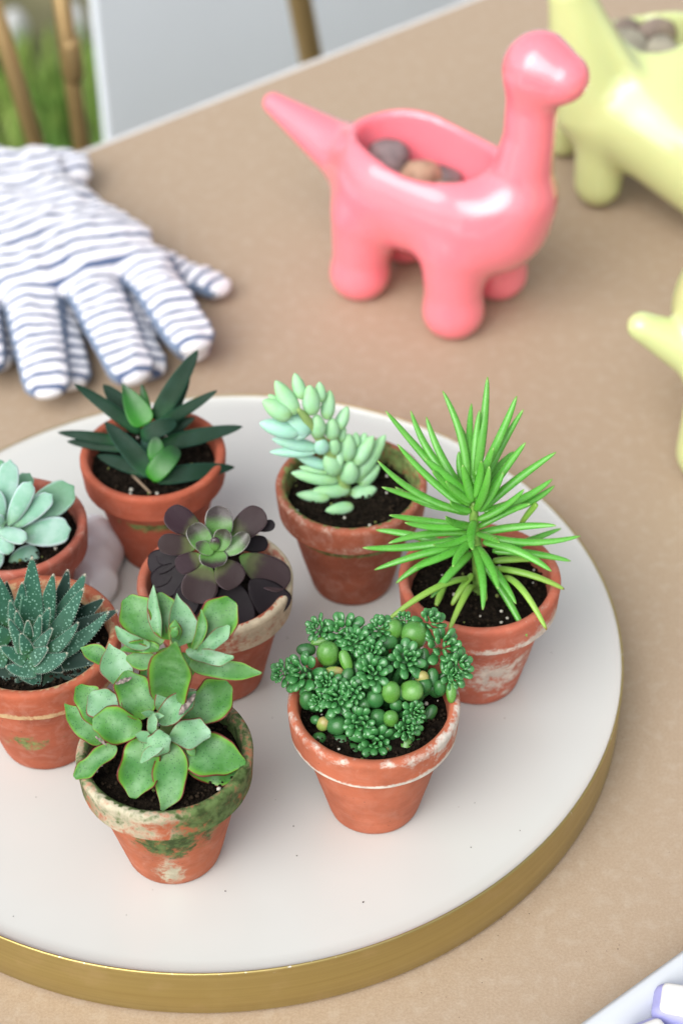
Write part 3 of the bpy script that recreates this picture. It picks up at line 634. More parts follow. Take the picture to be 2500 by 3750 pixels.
for (tx, ty, bx, by, ar, dz) in ((1410,1490,940,1350,.13,.6),(1292,1765,980,1420,.28,.6),(200,1715,800,1420,.20,.5),(632,1770,800,1480,.22,.9),(650,1600,790,1390,.12,.9),(1110,1065,1225,915,.05,-2),(545,1605,600,1460,.05,1.0),(880,1570,830,1320,.05,1.0),(1240,1290,930,1300,.06,-.5)):
    ax0 = pln(*Z(820, by), c, (0, 1, 0)); nn = unit(EYE-ax0); B = pln(*Z(bx, by), ax0+nn*dz*.4, nn); T = at(*Z(tx, ty), H+.25) if ty > 1690 else pln(*Z(tx, ty), ax0+nn*dz, nn)
    leaf(th, mCy, B, T, 50/sc/pxcm(B), np.array([0, -.4, 1]), a=.12, b=.28, round_=.6, arch=ar, nv=18, nu=8, w0=.5)

# --- H: speckled spiky rosette
mH = leafmat('speckled_leaf', (.025, .09, .025), (.016, .075, .040), (.025, .095, .065), p0=.1, p1=.9, spots=((.17, .33, .25), .26, .75), spot_s=760, rough=.5, sss=.05, spec=.2, trim=((.09, .20, .14), .82), tipc=((.5, .45, .35), .93), bloom=((.045, .13, .09), .6))
mHd = leafmat('speckled_leaf_dark', (.014, .04, .02), (.012, .035, .025), (.016, .04, .03), spec=.15, spots=((.25, .35, .32), .14, .6), spot_s=420, rough=.5, sss=.02, trim=((.10, .17, .14), .8), tipc=((.45, .38, .3), .93))
mSp = plain('pale_spine', (.38, .46, .38), .6)
th, c, H, zs, s = TH['H']; Z = conv(0, 1600, 1.81); sc = 1.81
NH = (0, -.35, .94); hub = pln(*Z(190, 1400), c+np.array([0, 0, zs+.8]), (0, 0, 1))
stem(th, [c+np.array([0, 0, zs-.3]), hub+np.array([0, 0, .2])], [.5, .4], mHd)
it = [(210,1280,215,790,170,.1,2.6),(60,1260,-40,880,170,.1,2.2),(290,1270,356,905,130,.1,2.0),(380,1220,452,875,130,-.2,1.4,dict(m=mHd)),(380,1270,568,905,150,-.1,1.6),(340,1370,556,1000,130,.3,2.0),
 (480,1230,692,1072,110,-.3,.7,dict(m=mHd)),(430,1310,785,1148,130,-.2,.5,dict(m=mHd)),(370,1440,722,1155,120,.1,.9,dict(side=.06)),(320,1430,522,1225,95,.5,1.5,dict(side=.05)),(240,1500,450,1430,140,.4,.9,dict(side=.10)),
 (370,1490,700,1470,130,-.2,-.1,dict(m=mHd)),(290,1590,530,1640,130,-.3,-.5,dict(m=mHd)),(190,1540,262,1650,150,.0,-.2),(170,1590,180,1738,130,-.3,-.6,dict(m=mHd)),(440,1530,622,1570,80,-.4,-.5,dict(m=mHd)),
 (110,1300,68,1080,80,.6,1.8),(60,1180,45,955,100,-.4,1.0,dict(m=mHd)),(240,1530,38,1520,130,.3,.5,dict(side=-.08)),(160,1590,-20,1700,140,-.3,-.6,dict(m=mHd)),(180,1480,0,1390,110,.4,.9),(160,1430,62,1205,85,.6,1.5),
 (190,1330,186,1215,60,1.0,1.9),(190,1430,140,1300,85,.8,1.6),(230,1430,348,1265,85,.7,1.5),(200,1480,320,1395,110,.6,1.1),(220,1380,270,1180,80,.7,1.9),(150,1360,110,1150,80,.5,1.8),(250,1350,330,1130,95,.5,1.8),
 (60,1370,-160,1200,150,0,1.0),(60,1470,-220,1400,150,-.1,.3),(90,1530,-160,1560,140,-.3,-.2,dict(m=mHd)),(20,1300,-140,1000,140,-.2,1.4),(300,1480,420,1560,110,-.1,-.2,dict(m=mHd)),(130,1250,150,960,110,-.1,1.9)]
ls = rosette(th, mH, Z, hub, NH, it, sc, th=.14, a=.12, b=.75, cup=.34, arch=-.04, nv=14, nu=10, wmin=.015)
# soft marginal teeth, one joined part
tm = MB(); rs = np.random.RandomState(4)
for L in ls:
    co = np.array([v.co[:] for v in L.data.vertices])/CM+ORG[L.name]; uv = None
    nv_, nu_ = 14, 10
    for i in range(1, nv_-1):
        for k, k2 in ((0, 5), (5, 0)):
            for q_ in range(2):
                p = co[i*nu_+k]*(1-q_*.5)+co[(i+1)*nu_+k]*q_*.5; d = unit(p-co[i*nu_+k2])*.065+unit(co[(i+1)*nu_+k]-co[i*nu_+k])*.03; s_ = unit(co[(i+1)*nu_+k]-co[i*nu_+k])*.011
                tm.add([p-s_, p+s_, p+d, p+np.array([0, 0, .02])], [(0, 1, 2), (1, 3, 2), (3, 0, 2)])
mk('leaf_teeth', tm.V, tm.F, mSp, th, kind='stuff', smooth=False)

# --- F: pointed dark green
mF = leafmat('dark_green_leaf', (.016, .075, .025), (.009, .032, .015), (.009, .028, .017), spec=.10, p0=.2, p1=.9, rough=.42, sss=.05, rv=.1, bloom=((.016, .045, .030), .6), trim=((.03, .085, .06), .85))
mFb = leafmat('bright_green_leaf', (.03, .20, .012), (.018, .12, .014), (.009, .04, .014), p0=.45, p1=.95, rough=.42, sss=.15)
th, c, H, zs, s = TH['F']; Z = conv(200, 1280, 2.24); sc = 2.24
NF = (0, -.5, .87); hub = pln(*Z(760, 800), c+np.array([0, 0, zs+1.2]), (0, 0, 1))
it = [(700,680,165,285,130,.0,.3,dict(arch=.10)),(700,620,400,288,190,-.5,-.2),(745,620,555,275,240,.2,.6,dict(m=mFb,cup=.5,a=.28,b=.95)),(770,560,715,285,90,-.3,.3,dict(m=mFb)),(830,580,1175,5,190,-.2,.9),(940,560,1108,232,110,-.6,.2),
 (850,620,1335,335,120,.1,.6,dict(arch=-.06)),(720,720,1000,590,170,.3,.7,dict(cup=.3,arch=.12,b=.4)),(880,780,1540,632,160,-.2,-.1),(560,760,28,680,110,-.3,-.4,dict(arch=.05)),(620,800,105,755,130,-.3,-.6),
 (810,1030,415,595,200,.3,.8,dict(cup=.35)),(740,1000,350,868,140,-.1,-.4),(830,930,835,715,160,.5,1.1,dict(m=mFb,a=.4,b=.5)),(790,1060,1010,810,210,.5,.9,dict(cup=.35,arch=.14,b=.35,m=mFb)),(830,1060,1475,965,170,.1,-.3,dict(arch=.07)),
 (760,1010,600,990,130,-.4,-.5),(900,680,1150,560,120,-.7,-.3)]
it = [t_[:4]+(t_[4]*.88,)+t_[5:] for t_ in it]
rosette(th, mF, Z, hub, NF, it, sc, th=.16, a=.28, b=.62, cup=.28, nv=16)
stem(th, [hub+np.array([0, 0, -1.6]), hub+np.array([0, .3, .2])], [.45, .3], mF)
stem(th, [pln(*Z(640, 1030), hub-np.array([0, 0, 1.0]), (0, 0, 1)), pln(*Z(790, 1180), hub-np.array([0, 0, 1.0]), (0, 0, 1))], [.08, .06], plain('dry_twig', (.25, .18, .12), .9), 'twig')

# --- G: chubby frosted rosette
mG = leafmat('frosted_leaf', (.20, .38, .20), (.17, .36, .25), (.22, .41, .31), bloom=((.36, .52, .46), .75), rough=.6, sss=.15, spec=.2, trim=((.48, .60, .60), .72), rv=.1)
mGg = leafmat('green_frosted_leaf', (.10, .24, .11), (.09, .24, .13), (.12, .28, .16), bloom=((.18, .34, .24), .7), rough=.55, sss=.15, trim=((.34, .50, .42), .8))
th, c, H, zs, s = TH['G']; Z = conv(0, 1600, 1.81); sc = 1.81
NG = (0, -.5, .87); hub = pln(*Z(20, 600), c+np.array([0, 0, H+.6]), (0, 0, 1))
it = [(20,600,70,150,150,.1,1.0),(60,590,210,295,130,.5,1.6,dict(th=.3)),(80,610,350,380,130,.3,1.0),(110,600,492,325,220,-.2,.2,dict(m=mGg)),(130,660,472,610,200,-.1,.0,dict(th=.28)),(-20,620,185,680,110,.5,.8,dict(th=.3)),
 (60,830,262,760,140,-.9,-1.0,dict(th=.35)),(10,560,-60,350,150,.4,1.2),(0,400,-40,140,160,-.2,.5,dict(m=mGg)),(60,480,200,240,130,-.6,-.2,dict(m=mGg)),(-10,700,-60,880,140,.0,-.2),(-40,600,-300,500,180,0,.2),(-40,660,-280,760,180,-.1,-.2),(-20,560,-200,300,170,0,.6),(20,640,60,780,110,.3,.3,dict(th=.3)),(-40,700,-180,900,160,-.4,-.6),(10,590,-30,520,90,.8,1.4)]
rosette(th, mG, Z, hub, NG, it, sc, th=.22, a=.6, b=.36, cup=.20, nv=16, mucro=1)
stem(th, [c+np.array([0, 0, zs-.3]), hub], [.4, .3], mGg)

# --- B: beaded sedum
mB = leafmat('bead_leaf', (.025, .13, .025), (.035, .17, .040), (.065, .23, .065), rough=.2, sss=.06, rv=.16, spec=.7, trim=((.08, .27, .08), .72), bloom=((.05, .20, .07), .4))  # lighter margin colour stands in for the highlights that separate the leaflets
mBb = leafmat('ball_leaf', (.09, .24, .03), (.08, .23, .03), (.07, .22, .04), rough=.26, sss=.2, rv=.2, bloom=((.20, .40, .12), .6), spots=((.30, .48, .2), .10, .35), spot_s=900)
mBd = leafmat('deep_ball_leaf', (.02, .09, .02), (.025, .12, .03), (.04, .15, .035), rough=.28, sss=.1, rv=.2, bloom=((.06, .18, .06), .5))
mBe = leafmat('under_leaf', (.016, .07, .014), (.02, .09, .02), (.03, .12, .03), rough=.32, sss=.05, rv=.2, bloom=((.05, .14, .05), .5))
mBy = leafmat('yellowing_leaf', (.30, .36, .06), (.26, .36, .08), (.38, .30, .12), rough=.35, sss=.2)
th, c, H, zs, s = TH['B']; Z = conv(980, 2200, 2.063); sc = 2.063
mid = c+np.array([0, -.1, H+.9]); NB = unit((0, -.48, .88))
V, Fc, uv = leafmesh((0, 0, 0), (1, 0, 0), .70, (0, 0, 1), a=.5, b=.36, th=.2, round_=.50, arch=-.02, nv=9, nu=8)
def shared(name, V, Fc, uv, mat):
    o = mk(name, V, Fc, mat, None, uv=uv, origin=(0, 0, 0)); me = o.data; bpy.data.objects.remove(o); return me
LM = shared('leaf', V, Fc, uv, mB); 
def basis(D, N):
    D = unit(D); S = unit(np.cross(N, D)); N2 = np.cross(D, S); return np.stack([D, S, N2], 1)
fill = MB()
ros = [(560,225,125),(375,205,85),(655,300,95),(850,205,85),(1030,140,60),(1230,160,105),(1330,350,140),(1440,500,105),(1400,575,75),(1050,440,112),(775,385,88),(790,540,112),(255,540,130),(110,540,85),(440,620,85),(520,735,112),(625,700,85),(385,755,65),(690,925,105),(810,1070,115),(1055,960,88),(1115,850,78)]
rs = np.random.RandomState(8)
def dome(x, y):                              # outward lift of the clump, highest in its middle
    return 1.2*math.exp(-((x-780)/620)**2-((y-560)/480)**2)-.9
nleaf = 0
for i, (x, y, r) in enumerate(ros):
    lift = dome(x, y)+.15; P = pln(*Z(x, y), mid+NB*lift, NB); R = r*1.12/sc/pxcm(P)
    out = unit(unit((x-780, 0, 0))*abs(x-780)/520*1.0*np.array([1, 1, 1])+np.array([0, -.55-(y-560)/900, 0])+np.array([0, 0, 1.0])*(1.0 if y < 900 else .7)+unit(EYE-P)*.6)
    inner_pt = c+np.array([(P[0]-c[0])*.35, (P[1]-c[1])*.35, zs]); 
    rz = stem(th, [inner_pt, inner_pt*.4+(P-out*R*.9)*.6+np.array([0, 0, .1]), P-out*R*.35], [.2, .17, .12], mBd, 'rosette')
    ref = unit(np.cross(out, (.3, .5, .2))); ref2 = np.cross(out, ref); GA = 2.399963; N_ = 23
    for k in range(N_):
        f = (k+.5)/N_; a = k*GA+i; el = (f**.62)*1.95; rad = unit(ref*math.cos(a)+ref2*math.sin(a))
        dr = out*math.cos(el)+rad*math.sin(el); D = unit(dr+out*.30+rs.normal(0, .13, 3)); LN_ = R*(.46+.36*f)*rs.uniform(.8, 1.2)
        st_ = P-out*R*.10+dr*R*(.26+.26*f)+rs.normal(0, .015*R, 3); Nn = unit(out*math.sin(el)-rad*math.cos(el)+rs.normal(0, .25, 3))
        Bm = basis(D, Nn)
        if k >= 10:
            o = bpy.data.objects.new('leaf', LM); COL.objects.link(o); o.parent = rz
            sc3 = LN_*CM/CM
            Mx = Matrix(((Bm[0,0]*sc3, Bm[0,1]*sc3*1.05, Bm[0,2]*sc3, 0), (Bm[1,0]*sc3, Bm[1,1]*sc3*1.05, Bm[1,2]*sc3, 0), (Bm[2,0]*sc3, Bm[2,1]*sc3*1.05, Bm[2,2]*sc3, 0), (0,0,0,1)))
            Mx.translation = Vector((st_-ORG[rz.name])*CM); o.matrix_local = Mx; nleaf += 1
        else:
            fill.add([st_+Bm@(np.array(v)*LN_) for v in V], Fc, uv)
mk('small_leaves', fill.V, fill.F, mB, th, uv=fill.uv, kind='stuff')
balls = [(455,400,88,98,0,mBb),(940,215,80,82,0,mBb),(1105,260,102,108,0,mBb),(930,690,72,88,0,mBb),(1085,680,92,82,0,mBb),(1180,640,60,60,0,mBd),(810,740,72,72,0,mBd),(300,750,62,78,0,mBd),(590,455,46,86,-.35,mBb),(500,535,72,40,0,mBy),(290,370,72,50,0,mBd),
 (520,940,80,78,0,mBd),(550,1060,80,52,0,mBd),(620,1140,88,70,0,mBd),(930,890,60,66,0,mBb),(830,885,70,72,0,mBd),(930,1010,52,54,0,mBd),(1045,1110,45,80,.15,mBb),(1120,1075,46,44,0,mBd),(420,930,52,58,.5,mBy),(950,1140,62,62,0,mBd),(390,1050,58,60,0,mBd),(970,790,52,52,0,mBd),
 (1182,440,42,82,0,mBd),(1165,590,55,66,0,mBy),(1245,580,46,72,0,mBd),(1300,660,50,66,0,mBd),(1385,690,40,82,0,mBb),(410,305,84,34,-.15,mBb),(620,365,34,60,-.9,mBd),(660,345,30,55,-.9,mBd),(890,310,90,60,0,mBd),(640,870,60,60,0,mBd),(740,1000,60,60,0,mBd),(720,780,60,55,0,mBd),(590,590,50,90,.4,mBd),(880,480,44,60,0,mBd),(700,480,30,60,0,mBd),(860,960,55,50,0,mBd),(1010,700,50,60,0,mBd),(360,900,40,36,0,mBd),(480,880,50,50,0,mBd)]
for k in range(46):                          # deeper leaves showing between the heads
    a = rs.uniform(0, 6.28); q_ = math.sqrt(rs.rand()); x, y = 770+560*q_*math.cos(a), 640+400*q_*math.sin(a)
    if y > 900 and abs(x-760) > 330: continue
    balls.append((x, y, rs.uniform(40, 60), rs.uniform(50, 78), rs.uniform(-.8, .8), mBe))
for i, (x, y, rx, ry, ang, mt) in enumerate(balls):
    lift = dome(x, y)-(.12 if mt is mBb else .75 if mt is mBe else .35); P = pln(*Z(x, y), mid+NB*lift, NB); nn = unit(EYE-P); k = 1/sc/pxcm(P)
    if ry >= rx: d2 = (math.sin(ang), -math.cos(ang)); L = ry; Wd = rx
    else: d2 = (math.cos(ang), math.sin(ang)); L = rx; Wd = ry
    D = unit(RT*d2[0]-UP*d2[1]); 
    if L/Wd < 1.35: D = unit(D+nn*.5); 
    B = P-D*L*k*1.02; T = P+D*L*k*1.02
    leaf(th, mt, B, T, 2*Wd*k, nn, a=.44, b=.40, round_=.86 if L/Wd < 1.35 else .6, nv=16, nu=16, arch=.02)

# ------------------------------------------------------------------ signed-distance modelling for smooth moulded shapes
def surfnet(f, lo, hi, h):
    lo = np.array(lo, float); n = np.ceil((np.array(hi)-lo)/h).astype(int)+1
    X, Y, Zz = np.meshgrid(*[lo[i]+h*np.arange(n[i]) for i in range(3)], indexing='ij')
    D = f(X, Y, Zz); S = D < 0
    cs = [(0,0,0),(1,0,0),(0,1,0),(1,1,0),(0,0,1),(1,0,1),(0,1,1),(1,1,1)]
    sl_ = lambda A, c_: A[c_[0]:A.shape[0]-1+c_[0], c_[1]:A.shape[1]-1+c_[1], c_[2]:A.shape[2]-1+c_[2]]
    cnt = sum(sl_(S, c_).astype(int) for c_ in cs); act = (cnt > 0) & (cnt < 8)
    acc = np.zeros(act.shape+(3,)); num = np.zeros(act.shape)
    for a in range(8):
        for b_ in range(a+1, 8):
            d = np.array(cs[b_])-np.array(cs[a])
            if abs(d).sum() != 1: continue
            da, db = sl_(D, cs[a]), sl_(D, cs[b_]); cr = (da < 0) != (db < 0)
            t = np.where(cr, da/np.where(cr, da-db, 1), 0)
            for k in range(3): acc[..., k] += cr*(cs[a][k]+d[k]*t)
            num += cr
    idx = -np.ones(act.shape, int); idx[act] = np.arange(act.sum())
    ii = np.argwhere(act); V = lo+h*(ii+acc[act]/num[act][:, None])
    Fc = []
    for ax in range(3):
        o1, o2 = [k for k in range(3) if k != ax]
        A = S.take(range(S.shape[ax]-1), ax); Bq = S.take(range(1, S.shape[ax]), ax); cr = np.argwhere(A != Bq)
        cr = cr[(cr[:, o1] > 0) & (cr[:, o2] > 0) & (cr[:, o1] < idx.shape[o1]) & (cr[:, o2] < idx.shape[o2])]
        q_ = []
        for da, db in ((0, 0), (-1, 0), (-1, -1), (0, -1)):
            c_ = cr.copy(); c_[:, o1] += da; c_[:, o2] += db; q_.append(idx[c_[:, 0], c_[:, 1], c_[:, 2]])
        q_ = np.stack(q_, 1); fl = A[cr[:, 0], cr[:, 1], cr[:, 2]]
        if ax == 1: fl = ~fl
        q_[~fl] = q_[~fl][:, ::-1]; Fc.append(q_)
    return V, np.vstack(Fc)
def smin(a, b, k):
    h = np.clip(.5+.5*(b-a)/k, 0, 1); return b*(1-h)+a*h-k*h*(1-h)
def smax(a, b, k): return -smin(-a, -b, k)
def cone(X, Y, Zz, p, q, r1, r2, sq=(1, 1, 1)):
    p = np.array(p, float); q = np.array(q, float); d = q-p; l2 = d@d+1e-9
    t = np.clip(((X-p[0])*d[0]+(Y-p[1])*d[1]+(Zz-p[2])*d[2])/l2, 0, 1)
    return np.sqrt(((X-p[0]-d[0]*t)/sq[0])**2+((Y-p[1]-d[1]*t)/sq[1])**2+((Zz-p[2]-d[2]*t)/sq[2])**2)-(r1+(r2-r1)*t)
def ell(X, Y, Zz, c, r):
    k0 = np.sqrt(((X-c[0])/r[0])**2+((Y-c[1])/r[1])**2+((Zz-c[2])/r[2])**2)
    k1 = np.sqrt(((X-c[0])/r[0]**2)**2+((Y-c[1])/r[1]**2)**2+((Zz-c[2])/r[2]**2)**2)+1e-9
    return k0*(k0-1)/k1
def place(V, c, ax):
    ax = unit(ax); R = np.array([[ax[0], -ax[1], 0], [ax[1], ax[0], 0], [0, 0, 1]]); return V@R.T+np.array(c)

# --- pink long-necked planter. local x = along the spine to the head, z up from the table
DX = unit((.80, -.60, 0)); DM = np.array([7.95, 96.9, TZ])
def pink(X, Y, Zz):
    Ya = np.abs(Y)
    d = cone(X, Y, Zz, (-5.1, 0, 7.2), (.0, 0, 6.9), 4.05, 3.7)
    d = smin(d, ell(X, Y, Zz, (1.3, 0, 7.6), (3.05, 3.1, 3.5)), 1.0)
    d = smax(d, Zz-(10.05-.075*(X+3.6)), 1.0)
    nk = np.minimum(cone(X, Y, Zz, (2.55, 0, 9.2), (3.0, 0, 12.6), 1.75, 1.42), cone(X, Y, Zz, (3.0, 0, 12.6), (3.1, 0, 16.4), 1.40, 1.42))
    nk = smin(nk, cone(X, Y, Zz, (3.45, 0, 17.1), (4.9, 0, 16.75), 1.66, 1.30, (1, 1.05, 1)), 1.5)
    d = smin(d, nk, 1.6)
    d = smin(d, cone(X, Y, Zz, (-8.2, 0, 6.9), (-14.4, 0, 8.8), 1.9, .66), 1.5)
    leg = cone(X, Ya, Zz, (-6.3, 2.1, 5.2), (-6.6, 2.25, 1.5), 2.0, 1.6)
    leg = np.minimum(leg, cone(X, Ya, Zz, (-.2, 2.1, 5.2), (-.05, 2.25, 1.5), 1.9, 1.6))
    leg = smin(leg, np.minimum(ell(X, Ya, Zz, (-6.55, 2.35, 1.3), (1.72, 1.72, 1.6)), ell(X, Ya, Zz, (.0, 2.35, 1.3), (1.72, 1.72, 1.6))), .5)
    d = smin(d, leg, .9)
    # opening on the back, sloping down towards the neck
    ct, st = math.cos(.17), math.sin(.17); X2 = (X+3.6)*ct-(Zz-9.9)*st; Z2 = (X+3.6)*st+(Zz-9.9)*ct
    d = smax(d, -ell(X2, Y, Z2, (0, 0, 0), (4.35, 2.75, 5.2)), .5)
    return smax(d, -(Zz-.02), .25)
V, Fc = surfnet(pink, (-15.6, -5, -.6), (7.2, 5, 20.2), .19)
V = place(V, DM, DX)
pk = empty('dinosaur_planter', DM+np.array([0, 0, 0])-DX*3, 'glossy pink long-necked dinosaur planter with stones in its back', 'planter')
mk('body', V, Fc, M['pink'], pk)
stn = [plain('grey_stone', (.22, .17, .17), .7, var=.3, vs_=90, bump=.4), plain('tan_stone', (.46, .30, .20), .7, var=.3, vs_=90, bump=.4), plain('brown_stone', (.26, .20, .16), .75, var=.3, vs_=90, bump=.4), plain('pale_pebble', (.34, .31, .24), .75, var=.3, vs_=90, bump=.4)]
SG = 'stones inside the dinosaur planters'
for k, (x, y, z, r, mi, lab) in enumerate([(-6.3, .2, 7.8, (1.5, 1.2, 1.15), 0, 'large grey stone in the pink planter, at its tail end'), (-4.0, .0, 7.5, (1.25, 1.1, 1.05), 1, 'tan stone in the middle of the pink planter opening'), (-1.9, -.1, 7.1, (1.2, 1.0, .95), 2, 'brown-grey stone in the pink planter beside the neck'), (-5.1, -1.6, 7.3, (1.0, .8, .8), 2, None), (-3.2, 1.3, 7.0, (1.0, .9, .8), 0, None)]):
    V, Fc = rock((0, 0, 0), r, k+31, 3, .22); V = place(V+np.array([x, y, z]), DM, DX); o = mk('stone', V, Fc, stn[mi])
    tag(o, lab or ('small brown stone low in the pink planter, near side' if k == 3 else 'small grey stone low in the pink planter, far side'), 'stone', SG)
V, Fc = lathe([(.01, 5.4), (2, 5.5), (2.75, 6.2)], (0, 0, 0), 24); V[:, 0] = V[:, 0]*1.4-4.1; mk('gravel_bed', place(V, DM, DX), Fc, M['soil'], pk)

# --- yellow planters
YP = np.array([18.5, 111.5, TZ]); 
def yv(px, py, y): P = pln(px*1.5944, py*1.5944, (0, y, 0), (0, 1, 0)); return P
def yel(X, Y, Zz):
    d = ell(X, Y, Zz, (20.0, 112.6, TZ+6.2), (5.8, 5.6, 4.2))
    d = smin(d, cone(X, Y, Zz, (13.7, 110.0, TZ+13.8), (16.0, 110.8, TZ+6.6), 1.3, 3.0), 1.2)
    d = smin(d, cone(X, Y, Zz, (14.2, 109.8, TZ+14.0), (19.0, 108.6, TZ+6.9), .55, .6), .45)     # raised edge of the neck shield
    d = smin(d, cone(X, Y, Zz, (19.0, 108.6, TZ+5.6), (24.0, 104.6, TZ+4.0), 3.0, 3.3), 1.5)
    lg = np.minimum(cone(X, Y, Zz, (16.2, 109.6, TZ+5), (16.15, 109.2, TZ+1.5), 1.6, 1.5), cone(X, Y, Zz, (14.5, 114.6, TZ+5), (14.5, 115.0, TZ+1.4), 1.6, 1.4))
    lg = np.minimum(lg, cone(X, Y, Zz, (25.5, 107.5, TZ+5), (26.5, 106.5, TZ+1.4), 1.8, 1.5))
    lg = np.minimum(lg, cone(X, Y, Zz, (24, 115.6, TZ+6), (24.5, 116, TZ+1.4), 1.7, 1.4))
    d = smin(d, lg, .9)
    cv = ell(X, Y, Zz, (19.2, 113.6, TZ+10.0), (2.5, 3.3, 4.6)); d = smax(d, -cv, .4)
    return smax(d, -(Zz-TZ-.02), .25)
V, Fc = surfnet(yel, (9, 100, TZ-.5), (30, 119.5, TZ+16), .25); V[:, 1] -= 1.2
yl = empty('dinosaur_planter', YP, 'pale yellow dinosaur planter with neck shield, behind the pink planter', 'planter', 'yellow dinosaur planters')
mk('body', V, Fc, M['yellow'], yl)
for k, (x, y, z, r, lab) in enumerate([(18.0, 112.2, 8.4, 1.35, 'pale stone at the left end of the yellow planter opening'), (19.9, 114.2, 8.2, 1.2, 'grey-brown stone at the back of the yellow planter opening'), (20.0, 111.4, 8.3, 1.25, 'pale stone at the front of the yellow planter opening'), (18.1, 114.4, 8.1, 1.1, 'small brown stone at the far left of the yellow planter opening')]):
    V, Fc = rock((x, y, TZ+z), (r*1.1, r*.9, r*.85), k+51, 3, .22); tag(mk('stone', V, Fc, stn[(3, 2, 3, 2)[k]]), lab, 'stone', SG)
V, Fc = lathe([(.01, 7.3), (1.2, 7.4), (2.0, 7.6)], (19.2, 112.4, TZ), 24); mk('gravel_bed', V, Fc, M['soil'], yl)
# second yellow planter, mostly beyond the right edge: tail, rump and a hind foot
def yel2(X, Y, Zz):
    Y = Y-YO
    d = ell(X, Y, Zz, (21.9, 86.0, TZ+7.6), (4.7, 4.2, 4.6))
    d = smin(d, ell(X, Y, Zz, (27, 84.5, TZ+7.8), (5, 4, 4.2)), 1.2)
    d = smin(d, cone(X, Y, Zz, (19.0, 84.6, TZ+5.6), (15.5, 84.6, TZ+7.7), 1.55, .8), .5)
    lg = np.minimum(cone(X, Y, Zz, (20.0, 83.6, TZ+5.5), (19.2, 81.8, TZ+1.6), 1.9, 1.75), cone(X, Y, Zz, (21.6, 89.5, TZ+5), (21.4, 90, TZ+1.4), 1.9, 1.6))
    lg = np.minimum(lg, np.minimum(cone(X, Y, Zz, (28.0, 80.8, TZ+5), (28, 80, TZ+1.4), 1.9, 1.6), cone(X, Y, Zz, (29, 86.5, TZ+5), (29, 87, TZ+1.4), 1.9, 1.6)))
    d = smin(d, lg, .9); d = smin(d, cone(X, Y, Zz, (30, 83, TZ+9), (31, 82.5, TZ+16), 2, 1.5), 2)
    d = smax(d, -ell(X, Y, Zz, (24.8, 86, TZ+12.2), (3.2, 2.6, 4.2)), .4)
    return smax(d, -(Zz-TZ-.02), .25)
YO = 0.0
V, Fc = surfnet(yel2, (13.8, 76.5, TZ-.5), (34, 93, TZ+18.5), .25)
y2 = empty('dinosaur_planter', (24, 85.5, TZ), 'pale yellow planter at the right edge showing only tail, rump and foot', 'planter', 'yellow dinosaur planters')
mk('body', V, Fc, M['yellow'], y2)

